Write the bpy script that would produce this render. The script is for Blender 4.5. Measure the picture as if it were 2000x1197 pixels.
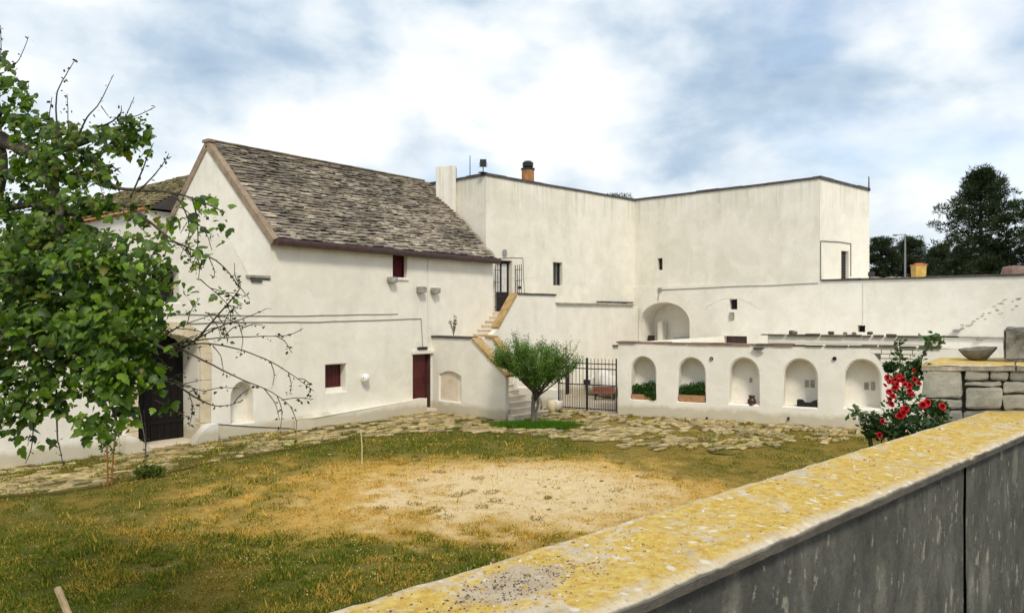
import bpy, bmesh, math, random
import numpy as np
from mathutils import Vector, Matrix, noise
from mathutils.geometry import tessellate_polygon

R = math.radians
random.seed(7)
rng = np.random.default_rng(7)
for o in list(bpy.data.objects):
    bpy.data.objects.remove(o)
scn = bpy.context.scene
COL = scn.collection

# ------------------------------------------------------------------ camera
YAW = R(39.9)                      # heading of the view, from world +X
CAM = Vector((-12.03, -19.30, 3.50))
FPX, HORIZ = 1440.0, 612.0         # focal length and horizon row of a 2000 px wide picture
FWD = Vector((math.cos(YAW), math.sin(YAW), 0)); RGT = Vector((math.sin(YAW), -math.cos(YAW), 0))
cd = bpy.data.cameras.new('camera'); cam = bpy.data.objects.new('camera', cd); COL.objects.link(cam)
cam.location = CAM; cam.rotation_euler = (R(90), 0, YAW - R(90))
cd.sensor_width = 36; cd.lens = 36 * FPX / 2000; cd.shift_y = (HORIZ - 598.5) / 2000
cd.clip_start = 0.05; cd.clip_end = 6000
scn.camera = cam

# ------------------------------------------------------------------ sky
SUN_AZ, SUN_EL = R(232), R(46)
wd = bpy.data.worlds.new('World'); scn.world = wd; wd.use_nodes = True
wt = wd.node_tree; wt.nodes.clear()
def wn(t, **k):
    n = wt.nodes.new(t)
    for a, b in k.items(): setattr(n, a, b)
    return n
def wl(a, b): wt.links.new(a, b)
out = wn('ShaderNodeOutputWorld')
sky = wn('ShaderNodeTexSky', sky_type='NISHITA', sun_disc=False, sun_elevation=SUN_EL, sun_rotation=R(90) - SUN_AZ)
bg1 = wn('ShaderNodeBackground'); bg1.inputs[1].default_value = 0.12; wl(sky.outputs[0], bg1.inputs[0])
tc = wn('ShaderNodeTexCoord'); sx = wn('ShaderNodeSeparateXYZ'); wl(tc.outputs['Generated'], sx.inputs[0])
cx = wn('ShaderNodeMapping'); cx.inputs[3].default_value = (1.0, 1.0, 1.75); wl(tc.outputs['Generated'], cx.inputs[0])
SKY_OFF = (23.23, 11.51, 22.38)
def wnoise(scale, detail, off, rough=0.55, dist=0.0):
    m = wn('ShaderNodeMapping'); m.inputs[1].default_value = off; wl(cx.outputs[0], m.inputs[0])
    n = wn('ShaderNodeTexNoise'); n.inputs['Scale'].default_value = scale; n.inputs['Detail'].default_value = detail
    n.inputs['Roughness'].default_value = rough; n.inputs['Distortion'].default_value = dist
    wl(m.outputs[0], n.inputs['Vector']); return n
def wramp(src, stops):
    r = wn('ShaderNodeValToRGB'); wl(src, r.inputs[0]); e = r.color_ramp.elements
    while len(e) < len(stops): e.new(0.5)
    for q, (p, c) in zip(e, stops): q.position = p; q.color = (*c, 1)
    return r
n1 = wnoise(2.6, 7, (3.1, 1.7, 0.4), 0.5, 0.1)
cover = wramp(n1.outputs[0], [(0.26, (0.25, 0.25, 0.25)), (0.42, (1, 1, 1))])
n2 = wnoise(3.3, 6, SKY_OFF, 0.5, 0.15)
n3 = wnoise(7.5, 8, (1.5, 8.2, 3.3), 0.50, 0.15)
nm = wn('ShaderNodeMixRGB'); nm.inputs[0].default_value = 0.36; wl(n2.outputs[0], nm.inputs[1]); wl(n3.outputs[0], nm.inputs[2])
body = wramp(nm.outputs[0], [(0.34, (0.29, 0.41, 0.56)), (0.425, (0.47, 0.58, 0.70)), (0.48, (0.66, 0.74, 0.81)), (0.535, (0.82, 0.86, 0.90)), (0.63, (1.0, 1.0, 1.0))])
bg2 = wn('ShaderNodeBackground'); bg2.inputs[1].default_value = 0.76; wl(body.outputs[0], bg2.inputs[0])
mx = wn('ShaderNodeMixShader'); wl(cover.outputs[0], mx.inputs[0]); wl(bg1.outputs[0], mx.inputs[1]); wl(bg2.outputs[0], mx.inputs[2])
wl(mx.outputs[0], out.inputs[0])

# ------------------------------------------------------------------ sun (veiled, soft) and exposure
sd = bpy.data.lights.new('sun', 'SUN'); sd.energy = 1.5; sd.angle = R(11); sd.color = (1.0, 0.92, 0.76)
so = bpy.data.objects.new('sun', sd); COL.objects.link(so)
sv = Vector((math.cos(SUN_AZ) * math.cos(SUN_EL), math.sin(SUN_AZ) * math.cos(SUN_EL), math.sin(SUN_EL)))
so.rotation_euler = sv.to_track_quat('Z', 'Y').to_euler(); so.location = sv * 60
vs = scn.view_settings; vs.view_transform = 'Standard'; vs.look = 'None'; vs.exposure = 0.63; vs.gamma = 1
vs.use_curve_mapping = False

# ------------------------------------------------------------------ measuring helpers
def ray(px, py): return FWD + RGT * ((px - 1000) / FPX) + Vector((0, 0, (HORIZ - py) / FPX))
def at(px, py, d): return CAM + ray(px, py) * d
def onz(px, py, z=0.0):
    r = ray(px, py); return CAM + r * ((z - CAM.z) / r.z)
def cam2(x, y):                    # world xy -> (sideways, depth) seen from the camera
    v = Vector((x - CAM.x, y - CAM.y, 0)); return v.dot(RGT), v.dot(FWD)
def from_cam(x, d): p = CAM + RGT * x + FWD * d; return p.x, p.y
def to_px(p):
    x, d = cam2(p[0], p[1]); return 1000 + FPX * x / d, HORIZ - FPX * (p[2] - CAM.z) / d

class VPl:                         # an upright wall plane: s along it, z up, off = depth into it
    def __init__(s, P, Q):
        s.P = Vector((P[0], P[1], 0)); s.d = (Vector((Q[0], Q[1], 0)) - s.P).normalized()
        n = Vector((-s.d.y, s.d.x, 0))
        if n.dot(s.P - Vector((CAM.x, CAM.y, 0))) < 0: n = -n
        s.n = n
    def st(s, px, py):
        r = ray(px, py); k = (s.P - Vector((CAM.x, CAM.y, 0))).dot(s.n) / r.dot(s.n)
        p = CAM + r * k; return (p - s.P).dot(s.d), p.z
    def w(s, a, z, off=0.0):
        p = s.P + s.d * a + s.n * off; return Vector((p.x, p.y, z))
    def box(s, x0, y0, x1, y1):    # pixel box -> (s0, s1, z0, z1)
        s0 = s.st(x0, 600)[0]; s1 = s.st(x1, 600)[0]; xm = (x0 + x1) / 2
        return min(s0, s1), max(s0, s1), s.st(xm, y1)[1], s.st(xm, y0)[1]

# ------------------------------------------------------------------ material helpers
MATS = {}
class NT:
    def __init__(s, name):
        s.m = bpy.data.materials.new(name); s.m.use_nodes = True; s.t = s.m.node_tree; s.t.nodes.clear()
        s.out = s.n('ShaderNodeOutputMaterial'); s.b = s.n('ShaderNodeBsdfPrincipled'); s.l(s.b.outputs[0], s.out.inputs[0])
        s.geo = s.n('ShaderNodeNewGeometry'); s.pos = s.geo.outputs['Position']; MATS[name] = s.m
    def n(s, t, **k):
        q = s.t.nodes.new(t)
        for a, b in k.items(): setattr(q, a, b)
        return q
    def l(s, a, b): s.t.links.new(a, b)
    def mapped(s, sc, rot=(0, 0, 0), off=(0, 0, 0), src=None):
        m = s.n('ShaderNodeMapping'); m.inputs[3].default_value = sc; m.inputs[2].default_value = rot; m.inputs[1].default_value = off
        s.l(src or s.pos, m.inputs[0]); return m.outputs[0]
    def noise(s, scale, detail=4, rough=0.55, vec=None, dist=0.0):
        q = s.n('ShaderNodeTexNoise'); q.inputs['Scale'].default_value = scale; q.inputs['Detail'].default_value = detail
        q.inputs['Roughness'].default_value = rough; q.inputs['Distortion'].default_value = dist
        s.l(vec or s.pos, q.inputs['Vector']); return q.outputs[0]
    def voro(s, scale, vec=None, feat='F1', out='Distance'):
        q = s.n('ShaderNodeTexVoronoi', feature=feat); q.inputs['Scale'].default_value = scale
        s.l(vec or s.pos, q.inputs['Vector']); return q.outputs[out]
    def ramp(s, src, stops, interp='LINEAR'):
        r = s.n('ShaderNodeValToRGB'); s.l(src, r.inputs[0]); e = r.color_ramp.elements; r.color_ramp.interpolation = interp
        while len(e) < len(stops): e.new(0.5)
        for q, (p, c) in zip(e, stops):
            q.position = p; q.color = (*c, 1) if isinstance(c, tuple) else (c, c, c, 1)
        return r.outputs[0]
    def mix(s, fac, a, b, mode='MIX'):
        q = s.n('ShaderNodeMixRGB', blend_type=mode)
        for i, x in ((0, fac), (1, a), (2, b)):
            if isinstance(x, (int, float)): q.inputs[i].default_value = x if i == 0 else (x, x, x, 1)
            elif isinstance(x, tuple): q.inputs[i].default_value = (*x, 1)
            else: s.l(x, q.inputs[i])
        return q.outputs[0]
    def math(s, op, a, b=0.0):
        q = s.n('ShaderNodeMath', operation=op)
        for i, x in ((0, a), (1, b)):
            if isinstance(x, (int, float)): q.inputs[i].default_value = x
            else: s.l(x, q.inputs[i])
        return q.outputs[0]
    def attr(s, name, out='Color'):
        q = s.n('ShaderNodeAttribute', attribute_name=name); return q.outputs[out]
    def finish(s, color=None, rough=0.8, bump=None, bstr=0.3, bdist=0.02, spec=0.3, metal=0.0):
        if color is not None:
            if isinstance(color, tuple): s.b.inputs['Base Color'].default_value = (*color, 1)
            else: s.l(color, s.b.inputs['Base Color'])
        if isinstance(rough, (int, float)): s.b.inputs['Roughness'].default_value = rough
        else: s.l(rough, s.b.inputs['Roughness'])
        s.b.inputs['Specular IOR Level'].default_value = spec; s.b.inputs['Metallic'].default_value = metal
        if bump is not None:
            q = s.n('ShaderNodeBump'); q.inputs['Strength'].default_value = bstr; q.inputs['Distance'].default_value = bdist
            s.l(bump, q.inputs['Height']); s.l(q.outputs[0], s.b.inputs['Normal'])
        return s.m

def mat_plaster(name, base, stain=0.5, tint=(0.50, 0.50, 0.42)):
    t = NT(name)
    big = t.noise(0.33, 6, 0.6, dist=0.4)
    mid = t.noise(1.7, 5, 0.6)
    streak = t.noise(1.0, 5, 0.6, t.mapped((1.5, 1.5, 0.35)), 0.6)
    c = t.mix(t.math('MULTIPLY', t.ramp(big, [(0.42, 0.0), (0.72, 1.0)]), 0.48 * stain), base, tint)
    c = t.mix(t.math('MULTIPLY', t.ramp(streak, [(0.50, 0.0), (0.82, 1.0)]), 0.42 * stain), c, tuple(x * 0.80 for x in tint))
    coat = t.noise(0.8, 7, 0.6, t.mapped((1, 1, 1.3), off=(11, 5, 3)), 0.8)
    c = t.mix(t.ramp(coat, [(0.50, 0.0), (0.53, 0.30)]), c, tuple(min(1, x * 1.09) for x in base))
    c = t.mix(t.ramp(mid, [(0.30, 0.30), (0.60, 0.0)]), c, (0.62, 0.55, 0.43))
    blot = t.noise(2.1, 8, 0.75, t.mapped((1, 1, 1), off=(2, 6, 8)), 0.6)
    c = t.mix(t.math('MULTIPLY', t.ramp(blot, [(0.60, 0.0), (0.78, 1.0)]), 0.5 * stain), c, (0.40, 0.39, 0.32))
    c = t.mix(t.ramp(t.noise(9, 6, 0.7), [(0.58, 0.0), (0.80, 0.22)]), c, (0.40, 0.37, 0.29))
    crk = t.voro(0.55, t.mix(0.25, t.pos, t.noise(1.6, 6, 0.7)), 'DISTANCE_TO_EDGE')
    cm = t.math('MULTIPLY', t.ramp(crk, [(0.0, 1.0), (0.006, 0.0)]), t.ramp(t.noise(0.5, 3, 0.5, t.mapped((1, 1, 1), off=(7, 1, 4))), [(0.56, 0.0), (0.68, 0.30)]))
    c = t.mix(cm, c, (0.32, 0.28, 0.22))
    zt_ = t.n('ShaderNodeSeparateXYZ'); t.l(t.pos, zt_.inputs[0])
    runs = t.noise(1.0, 7, 0.7, t.mapped((5.5, 5.5, 0.16), off=(3, 1, 0)), 0.3)
    rm = t.math('MULTIPLY', t.ramp(runs, [(0.50, 0.0), (0.66, 1.0)]), t.ramp(t.math('MULTIPLY', zt_.outputs[2], 0.1), [(0.76, 0.0), (0.905, 0.55)]))
    c = t.mix(rm, c, (0.36, 0.35, 0.29))
    # splash dirt along the foot of the wall
    z = t.n('ShaderNodeSeparateXYZ'); t.l(t.pos, z.inputs[0])
    zz = t.math('ADD', z.outputs[2], t.math('MULTIPLY', mid, -0.5))
    c = t.mix(t.ramp(zz, [(-0.15, 0.60), (0.16, 0.0)]), c, (0.42, 0.35, 0.21))
    h = t.mix(0.35, t.noise(3.2, 6, 0.6), t.noise(28, 4, 0.6))
    return t.finish(c, 0.92, h, 0.42, 0.045, 0.15)
mat_plaster('whitewash', (0.83, 0.79, 0.705), 0.55)
mat_plaster('whitewash_old', (0.815, 0.775, 0.69), 0.9, (0.50, 0.50, 0.39))
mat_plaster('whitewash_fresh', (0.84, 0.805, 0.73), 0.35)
mat_plaster('whitewash_grey', (0.70, 0.69, 0.66), 0.4)

def mat_simple(name, col, rough=0.7, var=0.25, scale=6, spec=0.3, metal=0.0, bstr=0.2):
    t = NT(name); n = t.noise(scale, 5, 0.6)
    c = t.mix(t.ramp(n, [(0.3, 0.0), (0.75, 1.0)]), tuple(x * (1 - var) for x in col), tuple(min(1, x * (1 + var)) for x in col))
    return t.finish(c, rough, t.noise(scale * 6, 4), bstr, 0.01, spec, metal)
mat_simple('iron', (0.022, 0.022, 0.026), 0.5, 0.3, 12, 0.4)
mat_simple('rust_brown', (0.075, 0.045, 0.045), 0.6, 0.3, 5)
mat_simple('slate_edge', (0.085, 0.08, 0.075), 0.85, 0.4, 4)
mat_simple('dark_inside', (0.012, 0.011, 0.011), 0.9, 0.3)
mat_simple('black_plastic', (0.012, 0.012, 0.013), 0.4, 0.2, 8, 0.5)
mat_simple('red_door', (0.075, 0.010, 0.012), 0.5, 0.35, 3, 0.4)
mat_simple('red_curtain', (0.085, 0.008, 0.016), 0.85, 0.3, 9)
mat_simple('dark_wood', (0.030, 0.017, 0.015), 0.65, 0.5, 4)
mat_simple('portal_wood', (0.006, 0.004, 0.004), 0.8, 0.5, 4)
mat_simple('grey_wood', (0.33, 0.31, 0.27), 0.8, 0.3, 5)
mat_simple('curtain_white', (0.62, 0.61, 0.58), 0.9, 0.15, 6)
mat_simple('cable', (0.33, 0.31, 0.28), 0.7, 0.2, 4)
mat_simple('cable_white', (0.70, 0.68, 0.62), 0.7, 0.1, 4)
mat_simple('cable_dark', (0.11, 0.10, 0.095), 0.7, 0.2, 4)
mat_simple('terracotta', (0.42, 0.23, 0.12), 0.85, 0.3, 7)
mat_simple('clay_chimney', (0.40, 0.19, 0.075), 0.85, 0.35, 5)
mat_simple('jug_glaze', (0.065, 0.016, 0.016), 0.35, 0.3, 8, 0.5)
mat_simple('white_globe', (0.82, 0.82, 0.80), 0.3, 0.05, 5, 0.5)
mat_simple('galvanised', (0.30, 0.31, 0.32), 0.5, 0.2, 5, 0.5, 0.3)
mat_simple('yellow_metal', (0.48, 0.31, 0.08), 0.6, 0.3, 3)
mat_simple('orange_rust', (0.42, 0.13, 0.05), 0.7, 0.4, 4)
mat_simple('red_paint', (0.24, 0.09, 0.06), 0.6, 0.3, 5)
mat_simple('rubble_red', (0.20, 0.13, 0.11), 0.9, 0.4, 3)
mat_simple('stake_wood', (0.50, 0.36, 0.20), 0.8, 0.3, 8)
mat_simple('pale_stick', (0.68, 0.56, 0.34), 0.8, 0.2, 8)
def mat_glass():
    t = NT('dark_glass'); return t.finish((0.02, 0.022, 0.026), 0.08, None, spec=0.5)
mat_glass()

def mat_stone(name, cols, scale=3.0, lich=None, useattr=False, bs=0.5, bd=0.03):
    t = NT(name)
    c = t.ramp(t.noise(scale, 8, 0.65, dist=0.3), [(0.30 + 0.4 * i / (len(cols) - 1), k) for i, k in enumerate(cols)])
    if lich: c = t.mix(t.ramp(t.noise(scale * 1.8, 6, 0.6, t.mapped((1, 1, 1), off=(9, 4, 2))), [(lich[1], 0.0), (lich[1] + 0.12, 0.85)]), c, lich[0])
    c = t.mix(t.ramp(t.noise(scale * 11, 5, 0.7), [(0.60, 0.0), (0.75, 0.5)]), c, tuple(x * 0.35 for x in cols[0]))
    if useattr: c = t.mix(1.0, c, t.attr('Col'), 'MULTIPLY')
    h = t.mix(0.4, t.noise(scale * 2.5, 8, 0.65), t.noise(scale * 14, 5, 0.7))
    return t.finish(c, 0.92, h, bs, bd, 0.2)
mat_stone('slate', ((0.25, 0.215, 0.175), (0.38, 0.335, 0.28), (0.51, 0.46, 0.39)), 2.2, ((0.115, 0.10, 0.09), 0.54), True, 0.5, 0.02)
mat_stone('slate_bed', ((0.05, 0.045, 0.04), (0.08, 0.07, 0.065)), 2)
mat_stone('ridge_stone', ((0.26, 0.22, 0.16), (0.38, 0.33, 0.25), (0.47, 0.42, 0.33)), 2.0, ((0.20, 0.19, 0.12), 0.56))
mat_stone('verge_stone', ((0.20, 0.145, 0.10), (0.30, 0.225, 0.16), (0.36, 0.29, 0.21)), 2.6)
mat_stone('ochre_stone', ((0.30, 0.19, 0.085), (0.44, 0.29, 0.12), (0.46, 0.37, 0.24)), 3.4, ((0.20, 0.17, 0.10), 0.60))
mat_stone('portal_stone', ((0.50, 0.40, 0.25), (0.64, 0.54, 0.38), (0.72, 0.65, 0.52)), 1.6)
mat_stone('step_stone', ((0.58, 0.47, 0.36), (0.70, 0.60, 0.48), (0.78, 0.71, 0.61)), 1.8)
mat_stone('paving', ((0.34, 0.26, 0.13), (0.52, 0.42, 0.24), (0.62, 0.54, 0.36)), 3.4, ((0.15, 0.15, 0.04), 0.50), True, 0.5, 0.03)
mat_stone('pier_stone', ((0.17, 0.165, 0.145), (0.29, 0.28, 0.245), (0.42, 0.40, 0.34)), 3.8, ((0.44, 0.41, 0.31), 0.62), True, 0.7, 0.02)
mat_stone('roof_rubble', ((0.10, 0.085, 0.07), (0.20, 0.17, 0.14)), 3, None, True)
mat_stone('carved_stone', ((0.11, 0.105, 0.09), (0.24, 0.225, 0.19), (0.38, 0.35, 0.29)), 8, None, False, 0.9, 0.03)
mat_stone('bark', ((0.055, 0.045, 0.035), (0.13, 0.11, 0.085)), 9, None, False, 0.8, 0.02)
mat_stone('bark_grey', ((0.10, 0.085, 0.065), (0.22, 0.18, 0.14)), 9, None, False, 0.8, 0.02)
mat_stone('tile_orange', ((0.33, 0.13, 0.05), (0.46, 0.22, 0.08), (0.40, 0.27, 0.14)), 2.5)

def mat_leaf(name, spec=0.35, rough=0.45, trans=0.35, two=(0.8, 1.2)):
    t = NT(name); c = t.attr('Col')
    c2 = t.mix(1.0, c, t.ramp(t.noise(14, 3), [(0.3, two[0]), (0.7, two[1])]), 'MULTIPLY')
    t.finish(c2, rough, None, spec=spec)
    tr = t.n('ShaderNodeBsdfTranslucent'); t.l(t.mix(1.0, c2, (1.5, 1.7, 0.5), 'MULTIPLY'), tr.inputs[0])
    ms = t.n('ShaderNodeMixShader'); ms.inputs[0].default_value = trans
    t.l(t.b.outputs[0], ms.inputs[1]); t.l(tr.outputs[0], ms.inputs[2]); t.l(ms.outputs[0], t.out.inputs[0])
    return t.m
mat_leaf('leaf_broad', 0.4, 0.42, 0.38); mat_leaf('leaf_small', 0.4, 0.4, 0.3); mat_leaf('needle', 0.2, 0.6, 0.12)
mat_leaf('grass_blade', 0.1, 0.8, 0.35); mat_leaf('petal', 0.25, 0.5, 0.2, (0.9, 1.1))

def mat_ground():
    t = NT('yard_soil'); a = t.attr('Col')
    n = t.noise(4, 9, 0.75); f = t.noise(30, 8, 0.8); st = t.noise(7, 8, 0.8, t.mapped((1, 1, 1), off=(4, 9, 2)))
    ar = t.n('ShaderNodeSeparateColor'); t.l(a, ar.inputs[0]); calm = t.ramp(ar.outputs[2], [(0.15, 1.0), (0.40, 0.35)])
    c = t.mix(calm, a, t.ramp(n, [(0.25, (0.62, 0.60, 0.54)), (0.5, (1.0, 1.0, 1.0)), (0.75, (1.30, 1.26, 1.15))]), 'MULTIPLY')
    f = t.math('MULTIPLY', f, t.math('ADD', t.math('MULTIPLY', calm, .22), .80))
    c = t.mix(t.ramp(st, [(0.50, 0.0), (0.68, 0.55)]), c, t.mix(1.0, c, (0.80, 0.62, 0.38), 'MULTIPLY'))
    c = t.mix(t.ramp(f, [(0.50, 0.0), (0.66, 0.75)]), c, t.mix(1.0, c, (0.36, 0.32, 0.24), 'MULTIPLY'))
    c = t.mix(t.ramp(t.noise(55, 6, 0.8, t.mapped((1, 1, 1), off=(1, 3, 7))), [(0.58, 0.0), (0.70, 0.6)]), c, t.mix(1.0, c, (1.9, 1.75, 1.5), 'MULTIPLY'))
    return t.finish(c, 0.95, t.mix(0.5, n, f), 1.0, 0.09, 0.1)
mat_ground()

def mat_lichen():
    t = NT('lichen_coping')
    stone = t.ramp(t.noise(9, 9, 0.75), [(0.3, (0.38, 0.31, 0.22)), (0.5, (0.56, 0.48, 0.36)), (0.72, (0.68, 0.61, 0.49))])
    yel = t.ramp(t.noise(26, 9, 0.8), [(0.30, (0.30, 0.17, 0.04)), (0.43, (0.50, 0.32, 0.065)), (0.55, (0.60, 0.43, 0.12)), (0.68, (0.66, 0.55, 0.26)), (0.8, (0.66, 0.60, 0.44))])
    m = t.ramp(t.mix(0.35, t.noise(5.2, 9, 0.75, dist=0.6), t.noise(34, 6, 0.8)), [(0.425, 0.0), (0.485, 1.0)])
    # the middle of the slab, where rain stands longest, carries the crust; the rims stay bare
    u = t.attr('Col'); us = t.n('ShaderNodeSeparateColor'); t.l(u, us.inputs[0])
    rim = t.ramp(t.math('ADD', us.outputs[0], t.math('MULTIPLY', t.math('SUBTRACT', t.noise(7, 8, 0.75), 0.5), 0.55)), [(0.04, 0.0), (0.24, 1.0)])
    bare = t.ramp(us.outputs[1], [(0.2, 1.0), (0.7, 0.0)])
    c = t.mix(t.math('MULTIPLY', t.math('MULTIPLY', m, rim), bare), stone, yel)
    c = t.mix(t.ramp(t.noise(60, 6, 0.75), [(0.57, 0.0), (0.68, 0.75)]), c, (0.22, 0.14, 0.07))
    vv = t.mix(0.03, t.mapped((1, 1, 1), off=(3, 1, 0)), t.noise(22, 4))
    c = t.mix(t.ramp(t.voro(15, vv), [(0.14, 0.85), (0.24, 0.0)]), c, (0.68, 0.62, 0.51))
    c = t.mix(t.ramp(t.noise(40, 6, 0.8, t.mapped((1, 1, 1), off=(2, 8, 0))), [(0.62, 0.0), (0.72, 0.6)]), c, (0.70, 0.66, 0.56))
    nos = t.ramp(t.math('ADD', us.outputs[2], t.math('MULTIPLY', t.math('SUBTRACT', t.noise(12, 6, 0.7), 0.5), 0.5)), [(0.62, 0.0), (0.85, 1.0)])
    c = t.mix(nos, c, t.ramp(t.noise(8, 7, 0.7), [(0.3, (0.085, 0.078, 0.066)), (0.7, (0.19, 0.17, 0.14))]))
    h = t.mix(0.5, t.noise(20, 8, 0.75), t.noise(70, 5, 0.7))
    c = t.mix(t.math('MULTIPLY', t.ramp(us.outputs[1], [(0.15, 0.0), (0.6, 0.75)]), t.ramp(t.noise(30, 6, .8), [(0.35, 1.0), (0.65, 0.3)])), c, (0.36, 0.27, 0.17))
    return t.finish(c, 0.95, h, 0.8, 0.012, 0.1)
mat_lichen()

def mat_stained():
    t = NT('stained_render')
    base = t.ramp(t.noise(3.4, 9, 0.75, t.mapped((1, 1, 0.6)), 0.4), [(0.3, (0.052, 0.051, 0.045)), (0.5, (0.105, 0.102, 0.090)), (0.72, (0.20, 0.193, 0.165))])
    streak = t.noise(3.0, 7, 0.7, t.mapped((1.6, 1.6, 0.55)), 0.9)
    c = t.mix(t.ramp(streak, [(0.50, 0.0), (0.75, 0.6)]), base, (0.050, 0.048, 0.040))
    c = t.mix(t.ramp(t.noise(22, 8, 0.8), [(0.52, 0.0), (0.68, 0.5)]), c, (0.045, 0.043, 0.038))
    def drops(sc, off, lo, hi, col, amt):
        v = t.n('ShaderNodeTexVoronoi'); v.inputs['Scale'].default_value = sc
        vec = t.mix(0.12, t.mapped((1, 1, 0.45), off=off), t.noise(9, 5, .7))
        t.l(vec, v.inputs['Vector'])
        sp = t.ramp(v.outputs['Distance'], [(lo, 1.0), (hi, 0.0)])
        keep = t.n('ShaderNodeSeparateColor'); t.l(v.outputs['Color'], keep.inputs[0])
        return t.math('MULTIPLY', t.math('MULTIPLY', sp, t.ramp(keep.outputs[0], [(0.55, 0.0), (0.62, 1.0)])), amt)
    c = t.mix(drops(5.5, (0, 0, 0), 0.20, 0.36, None, 0.55), c, (0.25, 0.24, 0.195))
    c = t.mix(drops(13, (4, 2, 1), 0.18, 0.30, None, 0.75), c, (0.33, 0.31, 0.245))
    c = t.mix(drops(26, (1, 7, 3), 0.15, 0.26, None, 0.6), c, (0.38, 0.36, 0.28))
    c = t.mix(t.ramp(t.noise(1.3, 4, 0.5, t.mapped((1, 1, 1), off=(5, 5, 5))), [(0.62, 0.0), (0.70, 0.45)]), c, (0.115, 0.135, 0.085))
    h = t.mix(0.4, t.noise(7, 8, 0.7), t.noise(45, 5, 0.7))
    return t.finish(c, 0.9, h, 0.7, 0.02, 0.2)
mat_stained()
M = MATS

# ------------------------------------------------------------------ mesh helpers
WLOC = {}
def wloc(o): return WLOC.get(o.name, Vector((0, 0, 0)))
def props(o, label=None, cat=None, group=None, kind=None):
    if label: o['label'] = label
    if cat: o['category'] = cat
    if group: o['group'] = group
    if kind: o['kind'] = kind
    return o
def thing(name, loc, label, cat, group=None):
    o = bpy.data.objects.new(name, None); COL.objects.link(o); o.location = loc; o.empty_display_size = 0.2
    WLOC[o.name] = Vector(loc); return props(o, label, cat, group)
def adopt(o, parent, wpos):
    if parent is not None:
        o.parent = parent; o.location = Vector(wpos) - wloc(parent)
    else: o.location = wpos
    WLOC[o.name] = Vector(wpos)

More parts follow.
